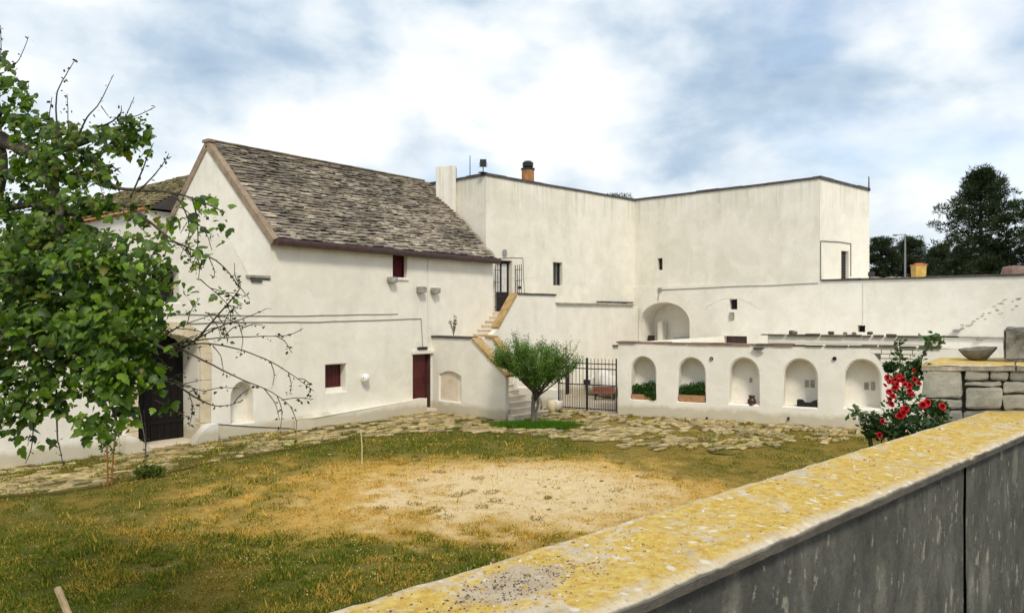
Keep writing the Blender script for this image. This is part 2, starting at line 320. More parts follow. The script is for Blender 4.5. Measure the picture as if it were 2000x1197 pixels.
class MB:
    def __init__(s): s.v = []; s.f = []; s.c = []; s.cur = None
    def add(s, vs, fs):
        k = len(s.v); s.v += [Vector(p) for p in vs]; s.f += [tuple(k + i for i in f) for f in fs]
        s.c += [s.cur] * len(vs); return s
    def box(s, a, b):
        x0, y0, z0 = a; x1, y1, z1 = b
        return s.add([(x0, y0, z0), (x1, y0, z0), (x1, y1, z0), (x0, y1, z0), (x0, y0, z1), (x1, y0, z1), (x1, y1, z1), (x0, y1, z1)],
              [(0, 3, 2, 1), (4, 5, 6, 7), (0, 1, 5, 4), (1, 2, 6, 5), (2, 3, 7, 6), (3, 0, 4, 7)])
    def obox(s, o, a, b, c):       # corner and three edge vectors
        o, a, b, c = map(Vector, (o, a, b, c))
        return s.add([o, o + a, o + a + b, o + b, o + c, o + a + c, o + a + b + c, o + b + c],
              [(0, 3, 2, 1), (4, 5, 6, 7), (0, 1, 5, 4), (1, 2, 6, 5), (2, 3, 7, 6), (3, 0, 4, 7)])
    def pbox(s, pl, s0, s1, z0, z1, o0, o1):   # box on a wall plane; offsets along its inward normal
        return s.obox(pl.w(s0, z0, o0), pl.d * (s1 - s0), pl.n * (o1 - o0), Vector((0, 0, z1 - z0)))
    def prism(s, pts, ext):        # polygon (3d points) extruded by vector ext
        n = len(pts); ext = Vector(ext); k = len(s.v)
        vs = [Vector(p) for p in pts] + [Vector(p) + ext for p in pts]
        tri = tessellate_polygon([[Vector(p) for p in pts]])
        fs = [tuple(t) for t in tri] + [tuple(n + i for i in reversed(t)) for t in tri]
        fs += [(i, (i + 1) % n, n + (i + 1) % n, n + i) for i in range(n)]
        return s.add(vs, fs)
    def tube(s, pts, rad, n=6, cap=True):
        pts = [Vector(p) for p in pts]
        if not hasattr(rad, '__len__'): rad = [rad] * len(pts)
        vs = []; fs = []; up = Vector((0, 0, 1)); prev = None
        for i, p in enumerate(pts):
            t = (pts[min(i + 1, len(pts) - 1)] - pts[max(i - 1, 0)])
            t = t.normalized() if t.length > 1e-9 else Vector((0, 0, 1))
            if prev is None:
                a = t.cross(up)
                if a.length < 0.05: a = t.cross(Vector((1, 0, 0)))
                a.normalize()
            else:
                a = prev - t * prev.dot(t)
                a = a.normalized() if a.length > 1e-6 else t.orthogonal().normalized()
            prev = a; b = t.cross(a)
            for j in range(n):
                w = 2 * math.pi * j / n; vs.append(p + (a * math.cos(w) + b * math.sin(w)) * rad[i])
        for i in range(len(pts) - 1):
            for j in range(n): fs.append((i * n + j, i * n + (j + 1) % n, (i + 1) * n + (j + 1) % n, (i + 1) * n + j))
        if cap:
            fs.append(tuple(reversed(range(n)))); fs.append(tuple((len(pts) - 1) * n + j for j in range(n)))
        return s.add(vs, fs)
    def lathe(s, c, prof, n=14):
        c = Vector(c); vs = []; fs = []
        for r, z in prof:
            for j in range(n):
                w = 2 * math.pi * j / n; vs.append(c + Vector((r * math.cos(w), r * math.sin(w), z)))
        for i in range(len(prof) - 1):
            for j in range(n): fs.append((i * n + j, i * n + (j + 1) % n, (i + 1) * n + (j + 1) % n, (i + 1) * n + j))
        fs.append(tuple(reversed(range(n)))); fs.append(tuple((len(prof) - 1) * n + j for j in range(n)))
        return s.add(vs, fs)
    def rock(s, c, size, blend=0.35, jit=0.08, seed=0, rot=None):   # 26-vert weathered block
        c = Vector(c); size = Vector(size); idx = {}; vs = []; rr = random.Random(seed)
        for i in (-1, 0, 1):
            for j in (-1, 0, 1):
                for k in (-1, 0, 1):
                    if (i, j, k) == (0, 0, 0): continue
                    p = Vector((i, j, k)); q = p.normalized() * 1.15
                    e = (abs(i) + abs(j) + abs(k))
                    p = p.lerp(q, blend)
                    p += Vector((rr.uniform(-1, 1), rr.uniform(-1, 1), rr.uniform(-1, 1))) * jit
                    p = Vector((p.x * size.x / 2, p.y * size.y / 2, p.z * size.z / 2))
                    if rot: p = rot @ p
                    idx[(i, j, k)] = len(vs); vs.append(c + p)
        fs = []
        for ax in range(3):
            for sg in (-1, 1):
                o = [a for a in range(3) if a != ax]
                for a in (-1, 0):
                    for b in (-1, 0):
                        q = []
                        for da, db in ((0, 0), (1, 0), (1, 1), (0, 1)):
                            k = [0, 0, 0]; k[ax] = sg; k[o[0]] = a + da; k[o[1]] = b + db; q.append(idx[tuple(k)])
                        fs.append(tuple(q) if (sg > 0) != (ax == 1) else tuple(reversed(q)))
        return s.add(vs, fs)
    def build(s, name, mat, parent=None, smooth=False, kind=None, center=True, bevel=0.0, label=None, cat=None, group=None):
        V = np.array([tuple(p) for p in s.v], dtype=float)
        c = Vector(((V.min(0) + V.max(0)) / 2).tolist()) if center else (wloc(parent) if parent else Vector((0, 0, 0)))
        V -= np.array(c)
        me = bpy.data.meshes.new(name); me.from_pydata(V.tolist(), [], s.f)
        if any(x is not None for x in s.c):
            at_ = me.color_attributes.new('Col', 'FLOAT_COLOR', 'POINT')
            arr = np.array([(*(x or (1, 1, 1)), 1.0) for x in s.c], dtype=np.float32).ravel(); at_.data.foreach_set('color', arr)
        me.materials.append(M[mat] if isinstance(mat, str) else mat)
        if bevel > 0:
            bm = bmesh.new(); bm.from_mesh(me); bmesh.ops.remove_doubles(bm, verts=bm.verts, dist=1e-4)
            ed = [e for e in bm.edges if len(e.link_faces) == 2 and e.calc_face_angle(0) > 0.5]
            bmesh.ops.bevel(bm, geom=ed, offset=bevel, segments=2, affect='EDGES', clamp_overlap=True, profile=0.6); bm.to_mesh(me); bm.free()
        if smooth: me.polygons.foreach_set('use_smooth', [True] * len(me.polygons))
        me.update()
        o = bpy.data.objects.new(name, me); COL.objects.link(o); adopt(o, parent, c)
        return props(o, label, cat, group, kind)

def raw_mesh(name, V, F, mat, parent=None, cols=None, kind=None, **kw):
    """numpy verts (n,3), faces (m,3); cols (n,3)"""
    c = V.mean(0); V = V - c
    me = bpy.data.meshes.new(name); n, m = len(V), len(F); k = F.shape[1]
    me.vertices.add(n); me.vertices.foreach_set('co', V.astype(np.float32).ravel())
    me.loops.add(m * k); me.loops.foreach_set('vertex_index', F.astype(np.int32).ravel())
    me.polygons.add(m); me.polygons.foreach_set('loop_start', np.arange(0, m * k, k, dtype=np.int32))
    me.update(calc_edges=True); me.validate()
    if cols is not None:
        a = me.color_attributes.new('Col', 'FLOAT_COLOR', 'POINT')
        a.data.foreach_set('color', np.concatenate([cols, np.ones((n, 1))], 1).astype(np.float32).ravel())
    me.materials.append(M[mat]); o = bpy.data.objects.new(name, me); COL.objects.link(o)
    adopt(o, parent, Vector(c.tolist())); return props(o, kind=kind, **kw)

def rect(s0, s1, z0, z1): return [(s0, z0), (s1, z0), (s1, z1), (s0, z1)]
def archloop(s0, s1, z0, zs, zt, n=12):
    c, a = (s0 + s1) / 2, (s1 - s0) / 2
    return [(s0, z0), (s1, z0)] + [(c + a * math.cos(math.pi * i / n), zs + (zt - zs) * math.sin(math.pi * i / n)) for i in range(n + 1)]
def panel(mb, pl, outer, holes=(), back=None):
    """plastered wall face with openings; hole = (loop, depth, capped, round)"""
    loops = [[Vector((a, b, 0)) for a, b in outer]] + [[Vector((a, b, 0)) for a, b in h[0]] for h in holes]
    flat = [p for l in loops for p in l]
    tri = tessellate_polygon(loops)
    mb.add([pl.w(p.x, p.y) for p in flat], tri)
    for h in holes:
        lp, dep, cap = h[:3]; r = h[3] if len(h) > 3 else 0.03
        cxm = sum(a for a, b in lp) / len(lp); czm = sum(b for a, b in lp) / len(lp); n = len(lp)
        def ring(sh, off):
            o = []
            for a, b in [(a + .018 * (fbm(a * 3 + 7, b * 3, 9) - .5) * (1 if r > .03 else 0), b + .02 * (fbm(a * 3, b * 3 + 5, 2) - .5) * (1 if r > .03 else 0)) if off > .02 else (a, b) for a, b in lp]:
                L = math.hypot(a - cxm, b - czm); k = max(0, 1 - sh / L); o.append(pl.w(cxm + (a - cxm) * k, czm + (b - czm) * k, off))
            return o
        rs = [ring(0, 0), ring(r * 0.3, r * 0.35), ring(r * 0.85, r * 0.9), ring(r, r * 1.6), ring(r, dep)]
        vs = [p for q in rs for p in q]; fs = []
        for i in range(len(rs) - 1):
            for j in range(n): fs.append((i * n + j, i * n + (j + 1) % n, (i + 1) * n + (j + 1) % n, (i + 1) * n + j))
        mb.add(vs, fs)
        if cap:
            q = rs[-1]; t2 = tessellate_polygon([[Vector((a, b, 0)) for a, b in lp]]); mb.add(q, t2)
    if back:
        n = len(outer); vs = [pl.w(a, b) for a, b in outer] + [pl.w(a, b, back) for a, b in outer]
        t2 = tessellate_polygon([loops[0]])
        mb.add(vs, [(i, (i + 1) % n, n + (i + 1) % n, n + i) for i in range(n)] + [tuple(n + k for k in t) for t in t2])
    return mb
def fbm(x, y, z=0.0, o=4): return noise.fractal(Vector((x, y, z)), 1.0, 2.0, o) * 0.5 + 0.5

# ================================================================== main planes (world X along the facade, +Y into the house)
F = VPl((0, 0), (1, 0))                       # whitewashed house front
G = VPl((0, 0), (0, 1))                       # its gable
B = VPl((9.93, 0.42), (19.5, -0.76))          # centre block front
W = VPl((19.5, -0.76), (19.2, -9.6))          # right wing and long terrace wall
WS = VPl((19.2, -9.6), (24.0, -10.37))        # right wing end
N = VPl((10.05, -5.66), (11.88, -13.17))      # wall with the five niches
S = VPl((6.55, 0), (6.40, -3.62))             # stair block front
T = VPl((7.5, -1.32), (19.3, -1.10))          # landing wall
GT = VPl((9.6, -3.41), (10.05, -5.66))        # gate line

# ================================================================== GROUND
DOWN = Vector((0, 0, -1))
EDGE = [onz(*p) for p in ((-160, 992), (0, 972), (120, 963), (213, 948), (420, 904), (560, 879), (700, 857), (850, 845), (1000, 849), (1150, 865), (1240, 884), (1400, 882), (1560, 872), (1760, 862))]
PAVE = [(p.x, p.y) for p in EDGE] + [(12.3, -13.2), (10.05, -5.5), (10.2, -1.0), (6.4, 0.15), (-14, 0.15), (-14, EDGE[0].y)]
def inside(x, y, poly):
    c = False; j = len(poly) - 1
    for i in range(len(poly)):
        xi, yi = poly[i]; xj, yj = poly[j]
        if (yi > y) != (yj > y) and x < (xj - xi) * (y - yi) / (yj - yi) + xi: c = not c
        j = i
    return c
EDGE_D = [a_.lerp(b_, k / 12) for a_, b_ in zip(EDGE, EDGE[1:]) for k in range(12)]
def ell(x, d, cx_, cd_, rx, rd): return max(0.0, 1 - math.hypot((x - cx_) / rx, (d - cd_) / rd))
def sm(a, b, t): t = min(1, max(0, (t - a) / (b - a))); return t * t * (3 - 2 * t)
def patch(x, y):
    """ground cover at a place: bare sand, straw-dry grass, green grass (0..1 each)"""
    cx_, d = cam2(x, y)
    w = fbm(x * 0.45, y * 0.45, 3.0); v = fbm(x * 1.3, y * 1.3, 8.0, 5)
    cw, dw = cx_ + (v - 0.5) * 1.6, d + (v - 0.5) * 1.6
    sand = sm(0.0, 0.62, ell(cw, dw, 0.15, 14.7, 4.1, 3.7) + (v - 0.5) * 0.35)
    sand = max(sand * .88, 0.70 * sm(0.1, 0.6, ell(cw, dw, 1.9, 14.4, 2.0, 2.0)))
    dry = sm(0.0, 0.30, ell(cw, dw, -0.9, 13.9, 6.9, 5.9) + (w - 0.5) * 0.5)
    green = sm(12.6, 10.2, dw + cx_ * 0.10) * sm(0.22, 0.55, w + 0.12) + sm(16.6, 18.6, dw) * sm(3.2, 1.0, cx_) * 0.9
    green = max(green, 0.75 * sm(-3.2, -5.2, cx_) * sm(0.3, 0.6, v + 0.05), sm(0.3, 0.7, ell(cx_, d, 0.6, 22.9, 1.9, 1.1)))
    green = max(green, 0.7 * sm(3.6, 5.0, cx_) * sm(15, 17, d) * sm(0.42, 0.62, v))
    green = min(1, green) * (1 - sand * 0.9)
    return sand, dry, green
CS, CDRY, CGR, CMID = Vector((0.83, 0.665, 0.41)), Vector((0.70, 0.46, 0.135)), Vector((0.075, 0.105, 0.013)), Vector((0.30, 0.22, 0.05))
def cover_col(s_, d_, g_):
    c = CMID.lerp(CDRY, d_); c = c.lerp(CGR, g_ * 0.85); return c.lerp(CS, s_)
def gz(x, y, sa=None, pv=None):
    if sa is None: sa = patch(x, y)[0]
    if pv is None: pv = inside(x, y, PAVE)
    z = (fbm(x * 0.5, y * 0.5, 1.0) - 0.5) * 0.10 + (fbm(x * 2.1, y * 2.1, 5.0) - 0.5) * 0.06 * (1 - .7 * sa)
    return z * (0.25 if pv else 1.0)
def axis(lo, hi, c0, c1, step):
    a = list(np.arange(c0, c1 + 1e-6, step)); k = step
    while a[-1] < hi: k *= 1.35; a.append(a[-1] + k)
    k = step
    while a[0] > lo: k *= 1.35; a.insert(0, a[0] - k)
    return a
gx, gy = axis(-2500, 2500, -12, 12, 0.17), axis(-2500, 2500, -17, 1, 0.17)
V = []; C_ = []
for y in gy:
    for x in gx:
        near = -13 < x < 13 and -18 < y < 2
        pt_ = patch(x, y) if near else None
        z = gz(x, y, pt_[0]) - 0.02 if near else -0.03
        V.append((x, y, z)); C_.append((0.52, 0.45, 0.36) if x > 9.6 and -5.7 < y < -1 else tuple(cover_col(*pt_)) if near else (0.17, 0.14, 0.06))
nx = len(gx)
Fq = np.array([(j * nx + i, j * nx + i + 1, (j + 1) * nx + i + 1, (j + 1) * nx + i) for j in range(len(gy) - 1) for i in range(nx - 1)])
ground = raw_mesh('ground', np.array(V), Fq, 'yard_soil', cols=np.array(C_), kind='structure')

# paved walk round the yard: bed, then the stones one by one
mb = MB(); mb.cur = (0.15, 0.135, 0.042)
BED = [(p.x + (fbm(p.x * 3, p.y * 3, 60) - .5) * (.1 if p.x < 1 else .7), p.y + (fbm(p.x * 3, p.y * 3, 70) - .5) * (.1 if p.x < 1 else .9)) for p in EDGE_D] + PAVE[len(EDGE):]
tri = tessellate_polygon([[Vector((a, b, 0)) for a, b in BED]])
mb.add([(a, b, 0.026 if a < 1 else -0.035) for a, b in BED] + [(a, b, -0.2) for a, b in BED], list(tri) + [(i, (i + 1) % len(BED), len(BED) + (i + 1) % len(BED), len(BED) + i) for i in range(len(BED))])
paving = mb.build('courtyard_paving', 'yard_soil', kind='structure')
stones = []
rr = random.Random(11)
cw, ch = 0.34, 0.19
grid = {}
def gp(i, j):
    if (i, j) not in grid:
        sh = 0.5 * cw if j % 2 else 0
        x, y = -9.5 + i * cw + sh, -14 + j * ch
        a = 0.32 * math.sin(x * 0.35) + 0.0
        grid[(i, j)] = (x + rr.uniform(-.09, .09), y + rr.uniform(-.05, .05) + 0.25 * math.sin(x * 0.6))
    return grid[(i, j)]
for j in range(75):
    for i in range(66):
        a, b = gp(i, j), gp(i + 1, j)
        if j % 2 == 0: q = [a, b, gp(i + 1, j + 1), gp(i, j + 1)]
        else: q = [a, b, gp(i + 1, j + 1), gp(i, j + 1)]
        q = [a, b, (gp(i + 1, j + 1)[0] + (-cw * .5 if j % 2 == 0 else cw * .5), gp(i + 1, j + 1)[1]), (gp(i, j + 1)[0] + (-cw * .5 if j % 2 == 0 else cw * .5), gp(i, j + 1)[1])]
        mx_, my_ = sum(p[0] for p in q) / 4, sum(p[1] for p in q) / 4
        if not all(inside(*p, PAVE) for p in q) or my_ > 0.0: continue
        if mx_ > 6.3 and my_ > -3.7 and mx_ < 8.0: continue
        cx_, d = cam2(mx_, my_)
        if cx_ < -0.75 * d or ell(cx_, d, 0.7, 22.9, 1.4, 0.75) > 0: continue
        if fbm(mx_ * 0.7, my_ * 0.7, 20) > 0.55 and rr.random() < 0.7: continue
        if rr.random() < 0.13: continue
        ed_ = min((Vector((mx_, my_, 0)) - Vector((e_.x, e_.y, 0))).length for e_ in EDGE_D)
        if mx_ > 0 and rr.random() > .25 + ed_ / .9 - .5 * (fbm(mx_ * .9, my_ * .9, 50) - .5): continue
        stones.append((q, mx_, my_, d))
def pave_stone(mb, q, mx_, my_, r):
    k0, k1 = r.uniform(0.88, 1.0), r.uniform(0.82, 0.94); h = r.uniform(0.032, 0.052)
    g = r.choice((.55, .72, .82, .92, 1.0)) * r.uniform(.88, 1.1); mb.cur = (g, g * r.uniform(0.90, 1.0), g * r.uniform(0.70, .95))
    # eight-sided worn outline
    o = []
    for a in range(4):
        p, n_ = q[a], q[(a + 1) % 4]
        o += [(p[0] * .82 + n_[0] * .18, p[1] * .82 + n_[1] * .18), (p[0] * .18 + n_[0] * .82, p[1] * .18 + n_[1] * .82)]
    def rg(k, z): return [(mx_ + (x - mx_) * k, my_ + (y - my_) * k, z + r.uniform(-.004, .004)) for x, y in o]
    n = 8; vs = rg(k0 + .04, 0.0) + rg(k0, h * .75) + rg(k1, h)
    fs = [(i, (i + 1) % n, n + (i + 1) % n, n + i) for i in range(n)] + [(n + i, n + (i + 1) % n, 2 * n + (i + 1) % n, 2 * n + i) for i in range(n)] + [tuple(range(2 * n, 3 * n))]
    mb.add(vs, fs)
stones.sort(key=lambda s_: s_[3])
rest = MB()
for k, (q, a, b, d) in enumerate(stones):
    r = random.Random(k)
    if k < 300:
        m1 = MB(); pave_stone(m1, q, a, b, r); m1.build('paving_stone', 'paving', paving)
    else: pave_stone(rest, q, a, b, r)
if rest.v: rest.build('paving_stones', 'paving', paving, kind='stuff')

# ================================================================== GABLED HOUSE
HX, HY, ZE, ZR = 9.88, 7.3, 5.76, 9.0        # length, depth, eave, ridge
YR = HY / 2
house = thing('gabled_house', (HX / 2, YR, 0), 'whitewashed gabled house with grey stone slate roof and brown gutter', 'house')
w_up = (*F.box(767, 490, 796, 543),); w_lo = F.box(635, 710, 678, 767); dr = F.box(806, 692, 842, 804)
dr = (dr[0], dr[1], 0.10, 2.06)
mb = MB()
nic = F.box(450, 745, 498, 828)
panel(mb, F, rect(0, HX, -0.3, ZE - 0.05), [(rect(*w_up), 0.22, False, 0.025), (rect(*w_lo), 0.38, True, 0.04), (rect(*dr), 0.22, False, 0.02)])
mb.add([(HX, 0, -.3), (HX, HY, -.3), (HX, HY, ZE), (HX, YR, ZR), (HX, 0, ZE - .05)], [(0, 1, 2, 3, 4)])
mb.add([(0, HY, -.3), (HX, HY, -.3), (HX, HY, ZE), (0, HY, ZE)], [(0, 1, 2, 3)])
mb.build('wall', 'whitewash', house)
mb = MB()
slot = (3.52, 3.68, 6.75, 7.25)
slot = G.box(405, 378, 412, 399)
panel(mb, G, [(0, -.3), (HY, -.3), (HY, ZE - .1), (YR, ZR - .12), (0, ZE - .1)], [(rect(*slot), 0.25, False, 0.015)])
mb.build('gable_wall', 'whitewash', house)
MB().pbox(G, slot[0], slot[1], slot[2], slot[3], 0.20, 0.24).build('slot_window', 'dark_inside', house)
# roof: bed, slates, ridge, verges
SL = math.hypot(YR + 0.16, (ZR - ZE) * (YR + .16) / YR)
pit = math.atan2(ZR - ZE, YR); up_ = Vector((0, math.cos(pit), math.sin(pit))); nrm = Vector((0, -math.sin(pit), math.cos(pit)))
E0 = Vector((0.0, -0.16, ZE - 0.16 * math.tan(pit)))
mb = MB()
mb.obox(E0 + Vector((0.06, 0, 0)) - nrm * 0.12, Vector((HX - .08, 0, 0)), up_ * SL, nrm * 0.13)
mb.add([(0.06, YR, ZR), (HX, YR, ZR), (HX, HY + .1, ZE - .08), (0.06, HY + .1, ZE - .08)], [(0, 1, 2, 3)])
roof = mb.build('roof', 'slate_bed', house)
def slate(mb, base, ex, eu, en, L, D, th, r, tone):
    mb.cur = tone
    a = Vector(base); j = lambda s_=.014: r.uniform(-s_, s_)
    lift = 0.108 + r.uniform(-.012, .014)
    p = [a + en * lift, a + ex * L + en * (lift + j()), a + ex * L + eu * D + en * 0.004, a + eu * D + en * 0.004]
    p[0] += eu * j(.022); p[1] += eu * j(.022); p[0] += en * j(.012)
    q = [x + en * (th + j(.008)) for x in p]
    q[0] += eu * .008; q[1] += eu * .008
    # a chipped middle of the lower edge
    mid0 = (p[0] + p[1]) / 2 + eu * j(.028); mid1 = (q[0] + q[1]) / 2 + eu * j(.028) + en * j(.006)
    mb.add(p + q + [mid0, mid1], [(8, 1, 2, 3, 0), (4, 7, 6, 5, 9), (0, 4, 9, 8), (8, 9, 5, 1), (1, 5, 6, 2), (2, 6, 7, 3), (3, 7, 4, 0)])
def tone_at(r, dark):
    g = r.choice((0.72, 0.9, 1.0, 1.05, 1.15, 1.28)) * r.uniform(0.9, 1.1) * (1 - 0.40 * dark)
    return (g, g * r.uniform(.95, 1.0), g * r.uniform(.86, 1.0))
sl = []
rows = 34; exq = SL / rows
r = random.Random(5)
for k in range(rows):
    x = 0.16 + r.uniform(-.05, .05)
    while x < HX - 0.12:
        L = r.uniform(0.17, 0.46)
        if x + L > HX - 0.05: L = HX - 0.05 - x
        wob = 0.02 * math.sin(x * 2.1 + k * .7) + 0.018 * math.sin(x * 5.3 + k)
        if L > .05: sl.append((k, x, L - r.uniform(.004, .022), wob + r.uniform(-.014, .014)))
        x += L
def one_slate(mb, k, x, L, wob):
    base = E0 + Vector((x, 0, 0)) + up_ * (k * exq + wob)
    dk = sm(0.42, 0.68, fbm(x * 0.42, k * 0.10, 33.0)) * 0.9 + 0.5 * sm(18, 32, k)
    slate(mb, base, Vector((1, 0, 0)), up_, nrm, L, exq * 1.9, r.uniform(.028, .044), r, tone_at(r, min(1, dk)))
def slate_px(s_):
    a = to_px(E0 + Vector((s_[1], 0, 0)) + up_ * (s_[0] * exq)); b = to_px(E0 + Vector((s_[1] + s_[2], 0, 0)) + up_ * (s_[0] * exq)); return -(b[0] - a[0])
sl.sort(key=slate_px)
rest = MB()
for i, s_ in enumerate(sl):
    if i < 300: m1 = MB(); one_slate(m1, *s_); m1.build('roof_slate', 'slate', roof)
    else: one_slate(rest, *s_)
rest.build('roof_slates', 'slate', roof, kind='stuff')
mb = MB(); up2 = Vector((0, -math.cos(pit), math.sin(pit))); nr2 = Vector((0, math.sin(pit), math.cos(pit)))
for k in range(0, rows, 2):
    x = 0.1
    while x < HX - .4:
        L = r.uniform(.3, .6); slate(mb, Vector((x, HY + .1, ZE - .08)) + up2 * (k * exq), Vector((1, 0, 0)), up2, nr2, L - .015, exq * 2.6, .04, r, tone_at(r, .4)); x += L
mb.build('rear_slates', 'slate', roof, kind='stuff')
x = 0.0; kq = 0
while x < HX - .2:
    L = min(r.uniform(.55, .95), HX - .06 - x)
    m1 = MB(); zt = ZR + .055 + r.uniform(-.012, .012)
    m1.prism([(x, YR - .26, zt - .25), (x, YR - .15, zt - .05), (x, YR, zt + .05), (x, YR + .15, zt - .05), (x, YR + .26, zt - .25)], (L - .012, 0, r.uniform(-.01, .01)))
    m1.build('ridge_stone', 'ridge_stone', roof, bevel=0.02); x += L
for sgn, nm in ((1, 'verge'), (-1, 'verge')):
    # brown rendered verge band along each rake
    y0 = -0.20 if sgn > 0 else HY + .20; ed = Vector((0, sgn * math.cos(pit), math.sin(pit))); en = Vector((0, -sgn * math.sin(pit), math.cos(pit)))
    z0 = ZE - .2 * math.tan(pit)
    p0 = Vector((-.05, y0, z0)) - en * .13
    LL = (YR + .20) / math.cos(pit)
    m1 = MB(); m1.obox(p0, Vector((.20, 0, 0)), ed * LL, en * .24)
    m1.build('verge_coping', 'verge_stone', roof, bevel=.02)
MB().rock((0.04, YR, ZR + .09), (.26, .40, .09), .1, .04, 3).build('apex_stone', 'verge_stone', roof)
# gutter
gpts = [Vector((0.02, -.30, ZE - .16)), Vector((HX * .5, -.30, ZE - .19)), Vector((HX + .02, -.30, ZE - .21))]
mb = MB()
for i in range(2):
    a, b = gpts[i], gpts[i + 1]
    prof = [(-.10, .09), (-.105, 0), (-.08, -.08), (0, -.115), (.08, -.09), (.10, 0), (.10, .09)]
    vs = [a + Vector((0, p, q)) for p, q in prof] + [b + Vector((0, p, q)) for p, q in prof]
    mb.add(vs, [(j, j + 1, 8 + j, 7 + j) for j in range(6)] + ([tuple(range(7))] if i == 0 else [tuple(range(7, 14))]) + [(0, 6, 13, 7)])
mb.build('gutter', 'rust_brown', house)
# eaves boards under the slates
MB().box((0.04, -.20, ZE - .20), (HX, -.002, ZE - .06)).build('eaves_board', 'rust_brown', house)
# upper window
def win(parent, pl, bx, off, kind, mats, nm='window'):
    s0, s1, z0, z1 = bx
    fr = MB(); t_ = .045
    for a, b, c, d in ((s0, s1, z0, z0 + t_), (s0, s1, z1 - t_, z1), (s0, s0 + t_, z0 + t_, z1 - t_), (s1 - t_, s1, z0 + t_, z1 - t_)): fr.pbox(pl, a, b, c, d, off - .03, off + .02)
    o = fr.build(nm, mats[0], parent)
    return o, (s0 + t_, s1 - t_, z0 + t_, z1 - t_)
w, ib = win(house, F, w_up, .2, 0, ('red_door',))
mb = MB(); nfold = 9; ww = (ib[1] - ib[0]) / nfold
for i in range(nfold):
    a = ib[0] + i * ww; o1 = .215 + .02 * (i % 2)
    mb.add([F.w(a, ib[2], o1), F.w(a + ww, ib[2], .215 + .02 * ((i + 1) % 2)), F.w(a + ww, ib[3], .215 + .02 * ((i + 1) % 2)), F.w(a, ib[3], o1)], [(0, 1, 2, 3)])
mb.build('curtain', 'red_curtain', w)
MB().pbox(F, w_up[0] - .05, w_up[1] + .02, w_up[2] - .07, w_up[2] - .005, -.06, .18).build('sill', 'whitewash_fresh', w, bevel=.01)
# lower window: shutter leaf in the deep reveal
lw = (w_lo[0] + .005, w_lo[1] - .02, w_lo[2] + .16, w_lo[3] - .03)
w, ib = win(house, F, lw, .34, 0, ('red_door',))
nb = 5
for i in range(nb):
    a = ib[0] + (ib[1] - ib[0]) * i / nb; b = ib[0] + (ib[1] - ib[0]) * (i + 1) / nb
    MB().pbox(F, a + .004, b - .004, ib[2], ib[3], .335, .355).build('shutter_board', 'red_door', w)
MB().pbox(F, w_lo[0] + .03, w_lo[1] - .03, w_lo[2] + .012, w_lo[2] + .15, .20, .37).build('sill', 'whitewash_fresh', w, bevel=.02)
# ground floor door
d_ = MB().pbox(F, dr[0] + .03, dr[1] - .07, dr[2], dr[3] - .01, .16, .20).build('door', 'red_door', house)
for i in range(2):
    z0 = dr[2] + .12 + i * .95
    m1 = MB().pbox(F, dr[0] + .13, dr[1] - .17, z0, z0 + .80, .145, .16); m1.build('door_panel', 'red_door', d_, bevel=.01)
MB().pbox(F, dr[1] - .05, dr[1] - .02, dr[2], dr[3], .02, .17).build('door_jamb', 'rust_brown', d_)
MB().tube([F.w(dr[1] - .14, 1.1, .15), F.w(dr[1] - .14, 1.1, .09), F.w(dr[1] - .24, 1.1, .09)], .012).build('handle', 'iron', d_)
MB().pbox(F, dr[0] - .06, 6.66, 2.07, 2.20, -.10, -.002).build('door_lintel', 'whitewash_fresh', house, bevel=.015)
MB().rock((6.05, -.16, .045), (.95, .36, .13), .1, .03, 5).build('threshold', 'step_stone', house)
# corbels
for i, (px, py, sc) in enumerate(((762, 547, .26), (819, 566, .28), (846, 568, .27))):
    s_, z_ = F.st(px, py)
    m1 = MB(); m1.rock(F.w(s_, z_, -.10), (sc * 1.15, .30, sc * .82), .30, .10, 40 + i); m1.build('corbel_stone', 'grey_wood', house, bevel=.01)
# plinth bench
a, b = F.st(575, 830)[0], F.st(819, 800)[0]
m1 = MB(); m1.prism([(a + .4, -.002, .0 - .1), (a, -.03, -.1), (a + .5, -.28, -.1), (b, -.36, -.1), (b, -.002, -.1)], (0, 0, .1 + .30))
pv = m1.v
for p in pv:
    if p.z > 0: p.z = .30 + .20 * (p.x - a) / (b - a)
m1.build('plinth', 'whitewash', house, bevel=.03)

# things fixed to the front
s_, z_ = F.st(708, 738)
lamp = thing('wall_lamp', F.w(s_, z_ - .1), 'round white globe lamp beside the lower window of the gabled house', 'lamp')
m1 = MB(); m1.lathe((0, 0, 0), [(.02, -.13), (.09, -.12), (.135, -.05), (.145, .03), (.12, .10), (.07, .14), (.02, .15)], 16)
for p in m1.v: p += F.w(s_, z_, -.16)
m1.build('globe', 'white_globe', lamp, smooth=True)
MB().tube([F.w(s_ + .02, z_, 0), F.w(s_ + .02, z_, -.10)], .05, 10).build('bracket', 'white_globe', lamp)
MB().tube([F.w(s_ - .10, z_ + .02, -.20), F.w(s_ - .125, z_ + .02, -.225)], .028, 8).build('lamp_opening', 'black_plastic', lamp)
s_, z_ = F.st(822, 680)
dl = thing('door_lamp', F.w(s_, z_), 'black rectangular lamp above the red ground floor door', 'lamp')
MB().pbox(F, s_ - .20, s_ + .20, z_ - .05, z_ + .05, -.14, -.03).build('housing', 'black_plastic', dl, bevel=.012)
MB().pbox(F, s_ - .16, s_ + .16, z_ - .062, z_ - .051, -.12, -.05).build('diffuser', 'white_globe', dl)
MB().pbox(F, s_ - .05, s_ + .05, z_ - .04, z_ + .04, -.03, 0).build('bracket', 'black_plastic', dl)
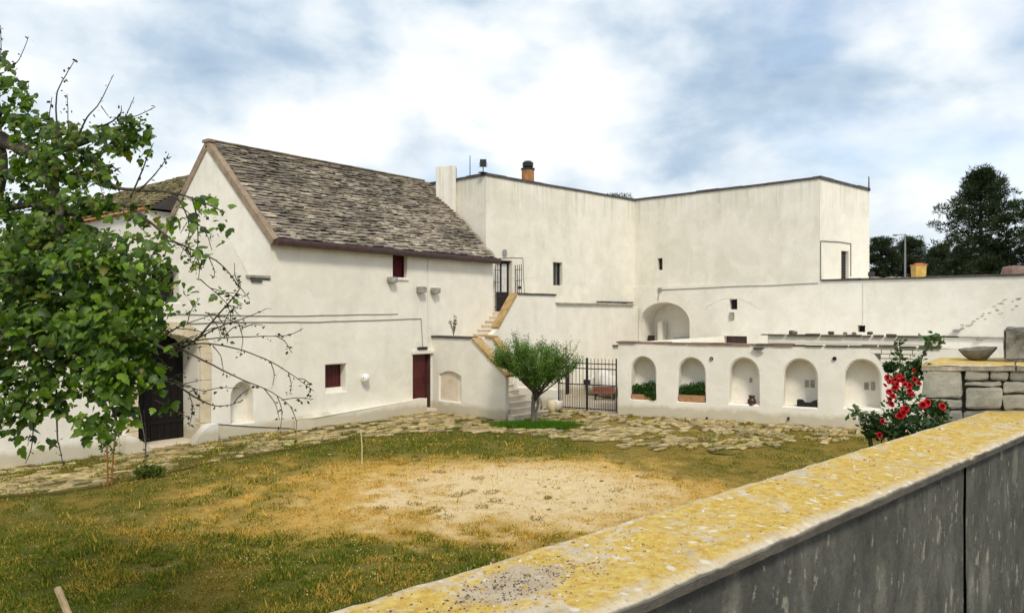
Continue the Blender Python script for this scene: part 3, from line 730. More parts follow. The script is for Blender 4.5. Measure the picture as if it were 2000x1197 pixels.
def cable(pl, pts, rad, mat, label, name='cable', off=-.02):
    q = [pl.w(*pl.st(*p), off) for p in pts]; qq = []
    for i in range(len(q) - 1):
        for k in range(4):
            p = q[i].lerp(q[i + 1], k / 4)
            p.z += 0 if k == 0 else random.uniform(-.008, .008); qq.append(p)
    qq.append(q[-1])
    m1 = MB(); m1.tube(qq, rad, 5); return m1.build(name, mat, label=label, cat='cable')
cable(F, [(300, 612), (480, 616), (560, 617), (700, 614), (774, 613), (776, 613)], .013, 'cable', 'upper of two grey cables along the gabled house front')
cable(F, [(310, 633), (480, 629), (600, 629), (700, 626), (790, 623), (822, 622), (825, 678)], .015, 'cable', 'lower of two grey cables, dropping to the door lamp')
cable(F, [(835, 499), (835, 600), (836, 690)], .012, 'cable_white', 'thin white downpipe on the house front between two corbel stones', 'downpipe')
cable(F, [(392, 826), (520, 834), (600, 838), (665, 839)], .011, 'cable_dark', 'dark wire sagging low along the wall foot below the arched niche')

# ================================================================== PORTAL WING (left of the gable)
wing = thing('portal_wing', (-7, 3, 0), 'low white wing with arched stone portal behind the leafy tree', 'building')
po = (F.st(268, 700)[0], F.st(391, 700)[0], 0.0, 2.42, 2.98)
aw = F.box(295, 516, 352, 592)
mb = MB()
outer = [(-16, -.3), (0, -.3), (0, 4.46), (-.62, 4.46), (-.80, 4.75), (-1.29, 5.60), (-1.75, 5.80), (-2.6, 5.45), (-16, 5.35)]
panel(mb, F, outer, [(archloop(po[0], po[1], .02, po[3], po[4]), 1.0, False, .03), (archloop(aw[0], aw[1], aw[2], aw[3] - .25, aw[3]), .35, False, .03), (archloop(nic[0], nic[1], nic[2], nic[3] - .42, nic[3] + .02), .40, True, .04)])
mb.add([(-16, 0, 5.35), (-2.6, 0, 5.45), (-2.6, 6, 5.45), (-16, 6, 5.35)], [(0, 1, 2, 3)])
mb.add([(-2.6, 0, 5.45), (-1.29, 0, 5.60), (-1.29, .35, 5.60), (-2.6, .35, 5.45)], [(0, 1, 2, 3)])
mb.add([(-1.29, 0, 5.60), (-.62, 0, 4.46), (-.62, .35, 4.46), (-1.29, .35, 5.60)], [(0, 1, 2, 3)])
mb.add([(-2.6, .35, 5.45), (-1.29, .35, 5.6), (-.62, .35, 4.46), (0, .35, 4.46), (0, .35, 4.3), (-2.6, .35, 4.3)], [(0, 1, 2, 3, 4, 5)])
mb.add([(-.8, 0, 4.455), (0, 0, 4.455), (0, 7, 4.455), (-.8, 7, 4.455)], [(0, 1, 2, 3)])
mb.add([(-2.6, .35, 4.4), (-.8, .35, 4.4), (-.8, 7, 4.4), (-2.6, 7, 4.4)], [(0, 1, 2, 3)])
mb.build('wall', 'whitewash_fresh', wing)
MB().pbox(F, -.78, -.02, 4.52, 4.60, -.07, .5).build('ledge_slab', 'grey_wood', wing, bevel=.012)
MB().pbox(F, -.62, -.28, 4.40, 4.51, -.05, .4).build('ledge_beam', 'slate_edge', wing)
# arched window, dark behind
MB().add([F.w(a, b, .34) for a, b in archloop(aw[0] - .02, aw[1] + .02, aw[2] - .02, aw[3] - .25, aw[3] + .02)], [tuple(range(15))]).build('arched_window', 'dark_inside', wing)
# portal surround
jw = F.st(411, 700)[0] - po[1]
for sx_ in (0, 1):
    z = -.05; k = 0
    while z < po[3] - .05:
        h = min(random.uniform(.42, .62), po[3] - z)
        a0 = po[1] if sx_ else po[0] - jw; e = random.uniform(-.03, .03)
        MB().pbox(F, a0 - .015 if sx_ else a0 - e, a0 + jw + (e if sx_ else .015), z + .004, z + h - .004, -.045, .30).build('jamb_stone', 'portal_stone', wing, bevel=.015)
        z += h; k += 1
cxp, rx0, rz0 = (po[0] + po[1]) / 2, (po[1] - po[0]) / 2, po[4] - po[3]
nv = 11
for i in range(nv):
    q = []
    for f_ in (0.0, .5, 1.0):
        a = math.pi * (i + .012 + f_ * .976) / nv; q.append((cxp + (rx0 - .015) * math.cos(a), po[3] + (rz0 - .015) * math.sin(a)))
    for f_ in (1.0, .5, 0.0):
        a = math.pi * (i + .012 + f_ * .976) / nv; e = jw; q.append((cxp + (rx0 + e) * math.cos(a), po[3] + (rz0 + e) * math.sin(a)))
    MB().prism([F.w(a, b, -.045) for a, b in q], F.n * .34).build('arch_stone', 'portal_stone', wing, bevel=.012)
# timber doors deep inside the arch
dd = MB(); dd.add([F.w(a, b, .98) for a, b in archloop(po[0] - .05, po[1] + .05, 0, po[3], po[4] + .05)], [tuple(range(15))])
dor = dd.build('portal_door', 'dark_inside', wing)
npl = 9
for i in range(npl):
    a = po[0] + (po[1] - po[0]) * i / npl; b = po[0] + (po[1] - po[0]) * (i + 1) / npl; m_ = ((a + b) / 2 - cxp) / rx0
    zt = po[3] + rz0 * math.sqrt(max(0, 1 - m_ * m_)) - .03
    MB().pbox(F, a + .006, b - .006, .06, zt, .91, .95).build('door_plank', 'portal_wood', dor)
for z in (.5, 1.9): MB().pbox(F, po[0] + .05, po[1] - .05, z, z + .1, .88, .91).build('door_ledge', 'portal_wood', dor)
MB().pbox(F, po[0] + .02, po[1] - .02, -.06, .05, .02, .95).build('portal_sill', 'step_stone', wing, bevel=.01)
# guard stones at the foot of the jambs
for k, (px, py) in enumerate(((390, 866), (262, 888))):
    s_, _ = F.st(px, py)
    n = 8
    prof = [F.w(s_ - .36, -.05, -.36)] + [F.w(s_ - .36 + .70 * q / n, .50 * math.sin(math.pi / 2 * min(1, q / n * 1.25)) if k == 0 else .50 * math.cos(math.pi / 2 * q / n), -.36) for q in range(n + 1)] + [F.w(s_ + .34, -.05, -.36)]
    m1 = MB(); m1.prism(prof, F.n * .33)
    m1.build('guard_stone', 'whitewash_grey' if k == 0 else 'whitewash_fresh', wing, bevel=.04)

# ================================================================== REAR WING behind the gable
rear = thing('rear_wing', (2.6, 14, 0), 'rear wing with tile topped wall and mossy slate roof left of the gable', 'building')
mb = MB(); mb.box((-.28, HY + .02, 0), (5.6, 22, 7.15)); mb.build('wall', 'whitewash', rear)
XR, ZRR = 2.6, 9.05
mb = MB(); mb.add([(-.35, HY - .2, 7.2), (XR, HY - .2, ZRR), (XR, 22, ZRR), (-.35, 22, 7.2), (5.7, HY - .2, 7.2), (5.7, 22, 7.2)], [(0, 1, 2, 3), (1, 4, 5, 2), (0, 4, 1), (3, 2, 5)])
rroof = mb.build('roof', 'slate_bed', rear)
p2 = math.atan2(ZRR - 7.2, XR + .35); u2 = Vector((math.cos(p2), 0, math.sin(p2))); n2_ = Vector((-math.sin(p2), 0, math.cos(p2)))
SL2 = math.hypot(ZRR - 7.2, XR + .35); mb = MB(); r = random.Random(8)
for k in range(20):
    y = HY - .15
    while y < 21.5:
        L = r.uniform(.25, .5)
        g = tone_at(r, .35); g = (g[0] * .9, g[1] * .92, g[2] * .65)
        slate(mb, Vector((-.35, y + L - .01, 7.2)) + u2 * (k * SL2 / 20), Vector((0, -1, 0)), u2, n2_, L - .015, SL2 / 20 * 1.8, .035, r, g); y += L
mb.build('roof_slates', 'slate', rroof, kind='stuff')
for y in np.arange(HY, 21.5, .42):
    m1 = MB(); prof = [(.14 * math.cos(a), .10 * math.sin(a)) for a in np.linspace(0, math.pi, 7)]
    m1.prism([(-.36 + c_, y, 7.16 + s_) for c_, s_ in prof], (0, .40, random.uniform(-.015, .015))); m1.build('coping_tile', 'tile_orange', rear)

# ================================================================== FLAT ROOFED HOUSE (centre block and right wing)
flat = thing('flat_roofed_house', (20, 0, 0), 'tall white flat roofed house with dark coping and angled right wing', 'house')
ZT = 9.0
bd = B.box(969, 508, 1001, 608); bd = (bd[0], bd[1], 3.56, bd[3]); bw = B.box(1080, 512, 1099, 558)
BE = (Vector((19.5, -.76, 0)) - B.P).length
mb = MB()
panel(mb, B, rect(0, BE, -.3, ZT), [(rect(*bd), .28, False, .02), (rect(*bw), .22, False, .02)])
BL0, BL1 = B.w(0, 0), Vector((10.05, 9, 0))
mb.add([BL0 + Vector((0, 0, -.3)), BL1 + Vector((0, 0, -.3)), BL1 + Vector((0, 0, ZT)), BL0 + Vector((0, 0, ZT))], [(0, 1, 2, 3)])
mb.build('wall', 'whitewash_old', flat)
ww_ = W.box(1284, 504, 1294, 528)
WE = 8.84
mb = MB(); panel(mb, W, rect(0, WE, 4.6, ZT), [(rect(*ww_), .22, False, .015)])
mb.build('wing_wall', 'whitewash_old', flat)
wsd = WS.box(1643, 490, 1658, 546); wsd = (wsd[0], wsd[1], 4.86, wsd[3])
mb = MB(); panel(mb, WS, rect(0, 4.66, 4.6, ZT), [(rect(*wsd), .2, False, .015)])
P2 = WS.w(4.66, 0); P3 = P2 + Vector((1.2, 9, 0))
mb.add([P2 + Vector((0, 0, 4)), P3 + Vector((0, 0, 4)), P3 + Vector((0, 0, ZT)), P2 + Vector((0, 0, ZT))], [(0, 1, 2, 3)])
mb.build('end_wall', 'whitewash', flat)
A0, A1, A2, A3 = B.w(0, 0), B.w(BE, 0), W.w(WE, 0), WS.w(4.66, 0)
mb = MB(); mb.add([A0 + Vector((0, 0, ZT - .1)), A1 + Vector((0, 0, ZT - .1)), A2 + Vector((0, 0, ZT - .1)), A3 + Vector((0, 0, ZT - .1)), P3 + Vector((0, 0, ZT - .1)), Vector((25, 9, ZT - .1)), BL1 + Vector((0, 0, ZT - .1))], [(6, 0, 1), (6, 1, 5), (5, 1, 4), (1, 2, 3), (1, 3, 4)])
mb.build('roof', 'slate_edge', flat)
def coping(pts, wdt, z, th, mat, parent, nm='parapet_coping', step=1.1, over=.05):
    for a, b in zip(pts, pts[1:]):
        a, b = Vector(a), Vector(b); d = (b - a); L = d.length; d.normalize(); n = Vector((-d.y, d.x, 0))
        if n.dot(a - CAM) < 0: n = -n
        k = max(1, round(L / step))
        for i in range(k):
            p = a + d * (L * i / k); p.z = z + random.uniform(-.008, .008)
            MB().obox(p - n * over + d * .004, d * (L / k - .008), n * (wdt + over), Vector((0, 0, th * random.uniform(.9, 1.15)))).build(nm, mat, parent)
coping([BL1, A0], .30, ZT, .10, 'slate_edge', flat)
coping([A0, A1], .30, ZT, .10, 'slate_edge', flat)
coping([A1, A2], .30, ZT, .10, 'slate_edge', flat)
coping([A2, A3], .30, ZT, .12, 'slate_edge', flat)
# stair-head door
d_ = MB().pbox(B, bd[0], bd[1], bd[2], bd[3], .22, .26).build('door', 'dark_wood', flat)
dm = (bd[0] + bd[1]) / 2
for s0, s1 in ((bd[0] + .10, dm - .04), (dm + .04, bd[1] - .14)):
    MB().pbox(B, s0, s1, bd[2] + .82, bd[3] - .14, .205, .218).build('glass_pane', 'curtain_white', d_)
    MB().pbox(B, s0, s1, bd[2] + .12, bd[2] + .72, .205, .218).build('door_panel', 'black_plastic', d_)
MB().pbox(B, bd[0], bd[1], bd[3] - .08, bd[3], .12, .22).build('door_head', 'dark_wood', d_)
w, ib = win(flat, B, bw, .2, 0, ('dark_wood',))
MB().pbox(B, ib[0], ib[1], ib[2], ib[3], .205, .215).build('window_pane', 'dark_glass', w)
for i in (1, 2): MB().pbox(B, ib[0] + (ib[1] - ib[0]) * i / 3 - .015, ib[0] + (ib[1] - ib[0]) * i / 3 + .015, ib[2], ib[3], .185, .2).build('glazing_bar', 'grey_wood', w)
w, ib = win(flat, W, ww_, .2, 0, ('dark_wood',)); MB().pbox(W, ib[0], ib[1], ib[2], ib[3], .2, .21).build('window_pane', 'dark_glass', w)
d_ = MB().pbox(WS, wsd[0], wsd[1], wsd[2], wsd[3], .14, .18).build('terrace_door', 'dark_wood', flat)
for i in range(9):
    z = wsd[2] + .1 + i * (wsd[3] - wsd[2] - .2) / 9
    MB().pbox(WS, wsd[0] + .05, wsd[1] - .05, z, z + .07, .12, .138).build('louvre', 'iron', d_)
# vent over the door
s_, z_ = B.st(985, 493)
mb = MB(); mb.add([B.w(a, b, -.03) for a, b in archloop(s_ - .11, s_ + .09, z_ - .14, z_ + .02, z_ + .12, 8)], [tuple(range(11))])
mb.prism([B.w(a, b, -.002) for a, b in archloop(s_ - .11, s_ + .09, z_ - .14, z_ + .02, z_ + .12, 8)], B.n * -.07); mb.build('vent_hood', 'galvanised', flat)
cable(B, [(962, 506), (1000, 503), (1021, 504), (1022, 540), (1024, 572)], .014, 'cable', 'grey conduit framing the door at the head of the stairs', 'conduit')
cable(WS, [(1602, 549), (1602, 471), (1640, 473), (1661, 476), (1661, 540)], .018, 'cable_dark', 'dark conduit framing the narrow door of the right wing', 'conduit')
# white chimney where the slates meet the block
ch_p = at(850, 420, 30.8)
cw0, cw1 = at(851, 328, 30.65), at(890, 328, 30.35)
chim = MB(); a = Vector((cw0.x, cw0.y, 0)); b = Vector((cw1.x, cw1.y, 0))
dirc = (b - a); nn = Vector((-dirc.y, dirc.x, 0)).normalized()
if nn.dot(FWD) < 0: nn = -nn
chim.obox(a + Vector((0, 0, 6.2)), dirc, FWD * .75, Vector((0, 0, at(870, 328, 31).z - 6.2)))
chim.build('chimney', 'whitewash_fresh', house, bevel=.04)
# clay chimney with black cowl
c = at(1031, 357, 34.5)
cc = MB(); cc.lathe((c.x, c.y, 8.7), [(.29, 0), (.29, at(1031, 332, 34.5).z - 8.7), (.27, at(1031, 331, 34.5).z - 8.7)], 14); ch2 = cc.build('clay_chimney', 'clay_chimney', flat)
zt = at(1031, 332, 34.5).z
MB().lathe((c.x, c.y, zt), [(.33, 0), (.33, .06), (.20, .06), (.20, .09), (.25, .14), (.26, .32), (.17, .40), (.05, .41)], 14).build('chimney_cowl', 'black_plastic', ch2)

# roof furniture
p = B.w(B.st(945, 340)[0] + .05, ZT + .11, .1)
fl = thing('floodlight', p, 'black square floodlight standing on the parapet corner above the stairs', 'floodlight')
MB().box(p + Vector((-.18, -.12, 0)), p + Vector((.18, .12, .03))).build('base_plate', 'black_plastic', fl)
MB().tube([p + Vector((0, 0, .03)), p + Vector((0, 0, .28))], .02).build('stem', 'black_plastic', fl)
m1 = MB(); m1.obox(p + RGT * -.13 + Vector((0, 0, .27)) - FWD * .05, RGT * .26, FWD * .10, Vector((0, 0, .28))); m1.build('lamp_head', 'black_plastic', fl, bevel=.015)
m1 = MB(); m1.tube([p + RGT * -.15 + Vector((0, 0, .42)), p + RGT * -.16 + Vector((0, 0, .25)), p + RGT * .16 + Vector((0, 0, .25)), p + RGT * .15 + Vector((0, 0, .42))], .01); m1.build('yoke', 'iron', fl)
def rod(px, y0, y1, d, rad, label):
    a, b = at(px, y1, d), at(px, y0, d); m1 = MB(); m1.tube([a, a.lerp(b, .5), b], [rad, rad * .9, rad * .7]); m1.add(MB().lathe(a, [(rad * 2.4, 0), (rad * 2.4, .04), (rad, .06)], 8).v, MB().lathe(a, [(rad * 2.4, 0), (rad * 2.4, .04), (rad, .06)], 8).f); m1.build('aerial_rod', 'iron', label=label, cat='aerial')
rod(918, 304, 352, 32, .022, 'thin dark aerial rod on the roof beside the white chimney')
rod(1697, 345, 372, 33.1, .03, 'short dark rod at the far right corner of the flat roof')

# ================================================================== TERRACE HOUSE (long low wall to the right)
ter = thing('terrace_building', (22, -10, 0), 'long low white building under the right wing, with arched recess', 'building')
WT = VPl(W.w(0, 0, -.06)[:2], W.w(10, 0, -.06)[:2])
a = WT.box(1243, 590, 1347, 668); wA = archloop(.30, a[1], 1.6, 3.05, a[3], 16)
wb = WT.box(1424, 584, 1440, 605); hb = WT.box(1674, 635, 1690, 649); lowb = WT.box(1413, 656, 1459, 672); sn = WT.box(1424, 610, 1434, 625)
mb = MB()
panel(mb, WT, rect(-.05, 30, -.3, 4.80), [(wA, 1.3, True, .04), (rect(*wb), .3, False, .02), (rect(*hb), .4, False, .015), (rect(lowb[0], lowb[1], 1.9, lowb[3]), .4, False, .02), (rect(*sn), .12, True, .02)])
q = [WT.w(-.05, 4.80), WT.w(30, 4.80), WT.w(30, 4.80, 14), WT.w(-.05, 4.80, 14)]
mb.add(q, [(0, 1, 2, 3)])
mb.build('wall', 'whitewash', ter)
for bx, nm in ((wb, 'window'), (hb, 'vent_opening'), ((lowb[0], lowb[1], 1.9, lowb[3]), 'low_opening')):
    o = MB().pbox(WT, bx[0] - .02, bx[1] + .02, bx[2] - .02, bx[3] + .02, .27, .30).build(nm, 'dark_inside' if nm != 'low_opening' else 'rust_brown', ter)
    if nm == 'window':
        for i in range(1, 4): MB().pbox(WT, bx[0] + (bx[1] - bx[0]) * i / 4 - .012, bx[0] + (bx[1] - bx[0]) * i / 4 + .012, bx[2], bx[3], .10, .124).build('window_bar', 'iron', o)
# inside the arched recess
e = WT.box(1268, 625, 1274, 666); MB().pbox(WT, e[0], e[1] + .1, 1.6, 3.1, .75, 1.28).build('recess_pier', 'whitewash', ter, bevel=.03)
e = WT.box(1303, 655, 1346, 666); MB().pbox(WT, e[0], a[1] - .05, 1.6, 2.36, .5, 1.28).build('recess_bench', 'galvanised', ter, bevel=.02)
e = WT.box(1250, 652, 1260, 664); MB().pbox(WT, .42, .68, 2.0, 2.42, .6, .8).build('recess_hole', 'dark_wood', ter)  # dark box added to stand in for a dark hole
# coping slates on the terrace edge
coping([WT.w(8.95, 0), WT.w(19.5, 0)], .35, 4.80, .075, 'slate_edge', ter, 'edge_slate', .75, .06)
s_ = WT.st(1290, 562)[0]
cable(WT, [(1086, 596), (1240, 597), (1285, 588), (1288, 566), (1420, 560), (1520, 557), (1598, 553)][2:], .02, 'cable', 'grey conduit along the wall top above the arched recess', 'conduit')
MB().pbox(WT, WT.st(1288, 565)[0] - .05, WT.st(1288, 565)[0] + .12, WT.st(1288, 565)[1] - .1, WT.st(1288, 565)[1] + .07, -.06, 0).build('junction_box', 'galvanised', ter)
MB().tube([WT.w(*WT.st(1686, y), -.01) for y in (552, 600, 636)], .02).build('rain_pipe', 'cable_white', ter)
# pointed niche block near the landing corner
pn = WT.box(1840, 652, 1960, 660)
MB().pbox(WT, pn[0], pn[1] + .2, pn[2], pn[2] + .05, -.09, 0).build('string_course', 'grey_wood', ter)
MB().pbox(WT, WT.st(1913, 660)[0] - .09, WT.st(1913, 660)[0] + .09, pn[2] - .09, pn[2] - .002, -.11, 0).build('bracket_stone', 'grey_wood', ter)
# bared stones where the plaster has fallen (a rising diagonal)
rr = random.Random(3)
for i in range(34):
    f_ = rr.random(); px = 1872 + 120 * f_; py = 642 - 62 * f_ + rr.uniform(-10, 14) * (0.3 + f_)
    s_, z_ = WT.st(px, py); L = rr.uniform(.03, .13)
    m1 = MB(); g = rr.uniform(2.0, 4.2); m1.cur = (g, g, g * .95)
    m1.rock(WT.w(s_, z_, -.005), (.03, L, rr.uniform(.015, .035)), .25, .12, i); m1.build('bared_stone', 'roof_rubble', ter)
s_, z_ = WT.st(1868, 646)
MB().rock(WT.w(s_, z_, -.05), (.12, .22, .10), .2, .1, 9).build('bracket_stone', 'grey_wood', ter)
MB().rock(WT.w(*WT.st(1429, 618), .02), (.16, .20, .30), .2, .06, 19).build('vent_stone', 'grey_wood', ter)
# faint relieving arch over the small window
q = []
for i in range(17):
    t_ = i / 16; px = 1376 + (1490 - 1376) * t_; py = 604 - 22 * math.sin(math.pi * min(1, t_ * 1.06)) ** .8; q.append(WT.w(*WT.st(px, py), -.004))
MB().tube(q, .012, 4).build('arch_ridge', 'whitewash_grey', ter)
# rubble, small lamp, dumped mound on the terrace roof
rr = random.Random(4)
ORD = 'first second third fourth fifth sixth seventh eighth ninth tenth eleventh twelfth'.split()
for i in range(12):
    px = 1704 + 6 * i + rr.uniform(-1.5, 1.5); d = rr.uniform(29.6, 31.5); p = at(px, 540, d); s_ = rr.uniform(.12, .3)
    m1 = MB(); g = rr.uniform(1.0, 3.2); m1.cur = (g, g * .95, g * .85); m1.rock((p.x, p.y, 4.82 + s_ * .3), (s_ * 1.3, s_, s_ * .75), .45, .12, 60 + i)
    m1.build('rubble_stone', 'roof_rubble', label='loose stone of the rubble row on the terrace roof, %s from the left' % ORD[i], cat='stone', group='rubble stones on the terrace roof')
p = at(1981, 530, 29); m1 = MB(); m1.rock((p.x, p.y, 4.80 + .2), (1.0, .8, .75), .7, .10, 77); m1.build('earth_mound', 'rubble_red', bevel=.03, label='small brown heap on the terrace roof at the right edge', cat='heap')
p = at(1697, 540, 29.2)
tl = thing('terrace_floodlight', p, 'small dark floodlight on the terrace edge below the right wing', 'floodlight')
MB().obox(Vector((p.x, p.y, 4.97)), RGT * .24, FWD * .1, Vector((0.03, 0, .17))).build('lamp_head', 'black_plastic', tl, bevel=.012)
MB().tube([(p.x + .1, p.y, 4.85), (p.x + .1, p.y, 5.0)], .025).build('stem', 'black_plastic', tl)
# yellow skip-like flue on the roof
p = at(1794, 540, 34); fz = 4.75; zt = at(1794, 519, 34).z
yb = thing('yellow_bin', (p.x, p.y, fz), 'tapered yellow metal bin with orange rim on the terrace roof', 'bin')
def frus(z0, z1, a, b):
    m = MB(); c = Vector((p.x, p.y, 0)); vs = []
    for z, h in ((z0, a), (z1, b)):
        for sx_, sy_ in ((-1, -1), (1, -1), (1, 1), (-1, 1)): vs.append(c + RGT * h * sx_ + FWD * h * sy_ + Vector((0, 0, z)))
    return m.add(vs, [(3, 2, 1, 0), (4, 5, 6, 7), (0, 1, 5, 4), (1, 2, 6, 5), (2, 3, 7, 6), (3, 0, 4, 7)])
frus(fz, zt, .20, .24).build('body', 'yellow_metal', yb)
frus(zt, zt + .06, .265, .26).build('rim', 'orange_rust', yb, bevel=.01)
frus(zt + .06, zt + .12, .18, .10).build('lid', 'orange_rust', yb)

# ================================================================== NICHE BUILDING
nb_ = thing('niche_building', (13, -9, 0), 'low white flat building with a row of five arched niches', 'building')
nbx = [(1230, 1282, 695, 782), (1322, 1379, 697, 787), (1422, 1484, 697, 792), (1528, 1598, 699, 797), (1647, 1722, 700, 800)]
holes = []; NB = []
for x0, x1, y0, y1 in nbx:
    s0, s1, z0, z1 = N.box(x0, y0, x1, y1); NB.append((s0, s1, z0, z1))
    holes.append((archloop(s0, s1, z0, z1 - (s1 - s0) * .56, z1), .58, True, .06))
ZN = 2.47
mb = MB(); panel(mb, N, [(0, -.5), (10.4, -.5), (10.4, ZN), (0, ZN)], holes)
a, b = N.w(0, 0), Vector((19.3, -5.3, 0)); c, d = N.w(10.4, 0), Vector((18.9, -16.5, 0))
mb.add([a + Vector((0, 0, -.3)), b + Vector((0, 0, -.3)), b + Vector((0, 0, ZN)), a + Vector((0, 0, ZN))], [(0, 1, 2, 3)])
mb.add([c + Vector((0, 0, -.5)), d + Vector((0, 0, -.5)), d + Vector((0, 0, ZN)), c + Vector((0, 0, ZN))], [(0, 1, 2, 3)])
mb.build('wall', 'whitewash_fresh', nb_)
mb = MB(); mb.add([p + Vector((0, 0, 1.95)) for p in (N.w(0, 0, .66), N.w(10.4, 0, .66), d, b)], [(0, 1, 2, 3)]); mb.build('roof', 'whitewash_grey', nb_)
MB().pbox(N, 0, 10.4, 1.9, ZN - .002, .60, .72).build('parapet_back', 'whitewash', nb_)
# roof edge slabs: thin, broken, brown
rr = random.Random(6); s_ = -.05
while s_ < 5.2:
    L = rr.uniform(.35, .8); th = rr.uniform(.03, .06)
    m1 = MB(); g = rr.uniform(.8, 1.5); m1.cur = (g * 1.25, g * .95, g * .8)
    m1.pbox(N, s_, s_ + L - rr.uniform(.01, .06), ZN + .004, ZN + th, -.05 + rr.uniform(-.02, .03), .6); m1.build('edge_slab', 'roof_rubble', nb_); s_ += L
# upper whitewashed kerb with its slabs
ks, ke = 4.95, 9.75
s_ = 4.6
while s_ < ke:
    L = rr.uniform(.3, .7); m1 = MB(); g = rr.uniform(.5, 1.0); m1.cur = (g, g * .95, g * .9)
    m1.pbox(N, s_, s_ + L - rr.uniform(.0, .12), ZN + .004, ZN + rr.uniform(.03, .07), -.04 + rr.uniform(-.03, .02), .4); m1.build('edge_slab', 'roof_rubble', nb_); s_ += L
MB().pbox(N, ks, ke, ZN + .075, ZN + .33, .06, .7).build('roof_kerb', 'whitewash', nb_, bevel=.03)
s_ = ks - .2
while s_ < ke + .1:
    L = rr.uniform(.25, .7); m1 = MB(); g = rr.uniform(.45, 1.2); m1.cur = (g, g * .95, g * .9)
    th = rr.uniform(.02, .045) if rr.random() < .8 else rr.uniform(.05, .09)
    cpt = N.w(s_ + L / 2, ZN + .335 + th / 2, .2); m1.rock(cpt, (.5, L, th), .12, .07, int(s_ * 100), Matrix.Rotation(math.atan2(N.d.y, N.d.x) + math.pi / 2, 3, 'Z')); m1.build('kerb_slab', 'roof_rubble', nb_); s_ += L + rr.uniform(0, .06)
for i in range(9):
    f_ = rr.random(); s_ = ks - .1 + (f_ * 1.0 if i < 4 else 1.9 + f_ * 1.6); g = rr.uniform(.6, 1.6); z_ = rr.uniform(.05, .12)
    m1 = MB(); m1.cur = (g, g * .97, g * .92); m1.rock(N.w(s_, ZN + .38 + z_ * .4, rr.uniform(.1, .4)), (z_ * 1.2, z_ * 1.5, z_), .5, .12, 200 + i); m1.build('roof_stone', 'roof_rubble', nb_)
# bricks showing through the flaked plaster
r0, r1 = N.st(1700, 672)[0], N.st(1795, 672)[0]
MB().prism([N.w(a_, b_, -.004) for a_, b_ in ((r0, 2.43), (r1, 2.43), (r1 - .25, 2.0), (r1 - .5, 1.78), (r0 + .55, 1.76), (r0 + .2, 2.15))], N.n * .006).build('mortar_bed', 'bark_grey', nb_)
for j in range(5):
    z0 = 2.42 - j * .135; ins = j * .13
    s_ = r0 + ins + (j % 2) * .14
    while s_ < r1 - ins * .5 - .15:
        L = rr.uniform(.24, .34)
        m1 = MB(); m1.pbox(N, s_ + .008, s_ + L - .008, z0 - .122, z0 - .010, -rr.uniform(.012, .026), .05); m1.build('brick', 'whitewash', nb_, bevel=.012); s_ += L
# little stone canopy on the wall, ring bolts, outlets
s_, z_ = N.st(1482, 682)
MB().rock(N.w(s_, z_ + .03, -.08), (.2, .30, .06), .2, .1, 31).build('canopy_stone', 'slate_edge', nb_)
MB().rock(N.w(s_ + .02, z_ - .04, -.04), (.12, .26, .10), .4, .1, 32).build('canopy_corbel', 'whitewash_grey', nb_)
for px, py, w_, h_ in ((1573, 752, 5, 14), (1584, 752, 5, 15), (1692, 757, 6, 14), (1705, 757, 5, 16), (1461, 745, 3, 9)):
    s0, s1, z0, z1 = N.box(px - w_ / 2, py - h_ / 2, px + w_ / 2, py + h_ / 2)
    MB().pbox(N, s0 - .02, s1 + .02, z0, z1, .555, .575).build('outlet_cover', 'grey_wood', nb_, bevel=.006)
for i, (px, py, wh) in enumerate(((1390, 700, 'between the second and third niche'), (1630, 700, 'between the fourth and fifth niche'))):
    s_, z_ = N.st(px, py); c_ = N.w(s_, z_, -.03)
    sp = thing('wall_spotlight', N.w(s_, z_), 'small round dark wall spotlight ' + wh, 'spotlight', 'spotlights on the niche wall')
    m1 = MB(); nn_ = 12; ang = [2 * math.pi * k / nn_ for k in range(nn_)]
    m1.tube([N.w(s_ + .05 * math.cos(t), z_ + .05 * math.sin(t), -.05) for t in ang + ang[:1]], .014, 5, False); m1.build('ring', 'iron', sp)
    MB().tube([N.w(s_, z_, 0), N.w(s_, z_, -.045)], .042, 10).build('housing', 'galvanised' if i == 0 else 'black_plastic', sp)
for i, (px, py) in enumerate(((1381, 817), (1540, 817))):
    s_, z_ = N.st(px, py); m1 = MB(); m1.pbox(N, s_ - .03, s_ + .03, z_ - .05, z_ + .05, -.05, -.001); m1.tube([N.w(s_, z_ + .02, -.05), N.w(s_, z_ + .02, -.10), N.w(s_, z_ - .04, -.10)], .014, 5)
    m1.build('wall_tap', 'iron', label='small black tap low on the niche wall, ' + ('nearer the gate' if i == 0 else 'below the fourth niche'), cat='tap')

# ================================================================== STAIRS
st_ = thing('outdoor_staircase', (8, -2, 0), 'white outdoor staircase with ochre stone copings climbing to the upper door', 'staircase')
sni = S.box(857, 724, 901, 785)
mb = MB()
SO = [(0, -.3), (3.62, -.3), (3.62, 1.42), (2.02, 2.62), (0, 2.62)]
c0 = (sni[0] + sni[1]) / 2
lp = [(sni[0], sni[2]), (sni[1], sni[2])] + [(sni[1] + (sni[0] - sni[1]) * i / 8, sni[3] - .16 + .16 * math.sin(math.pi * i / 8)) for i in range(9)]
panel(mb, S, SO, [(lp, .13, True, .035)], .15)
mb.build('stair_parapet', 'whitewash_fresh', st_)  # whiter coat offsets the grey shading here, light put into the colour
ZL = 1.90
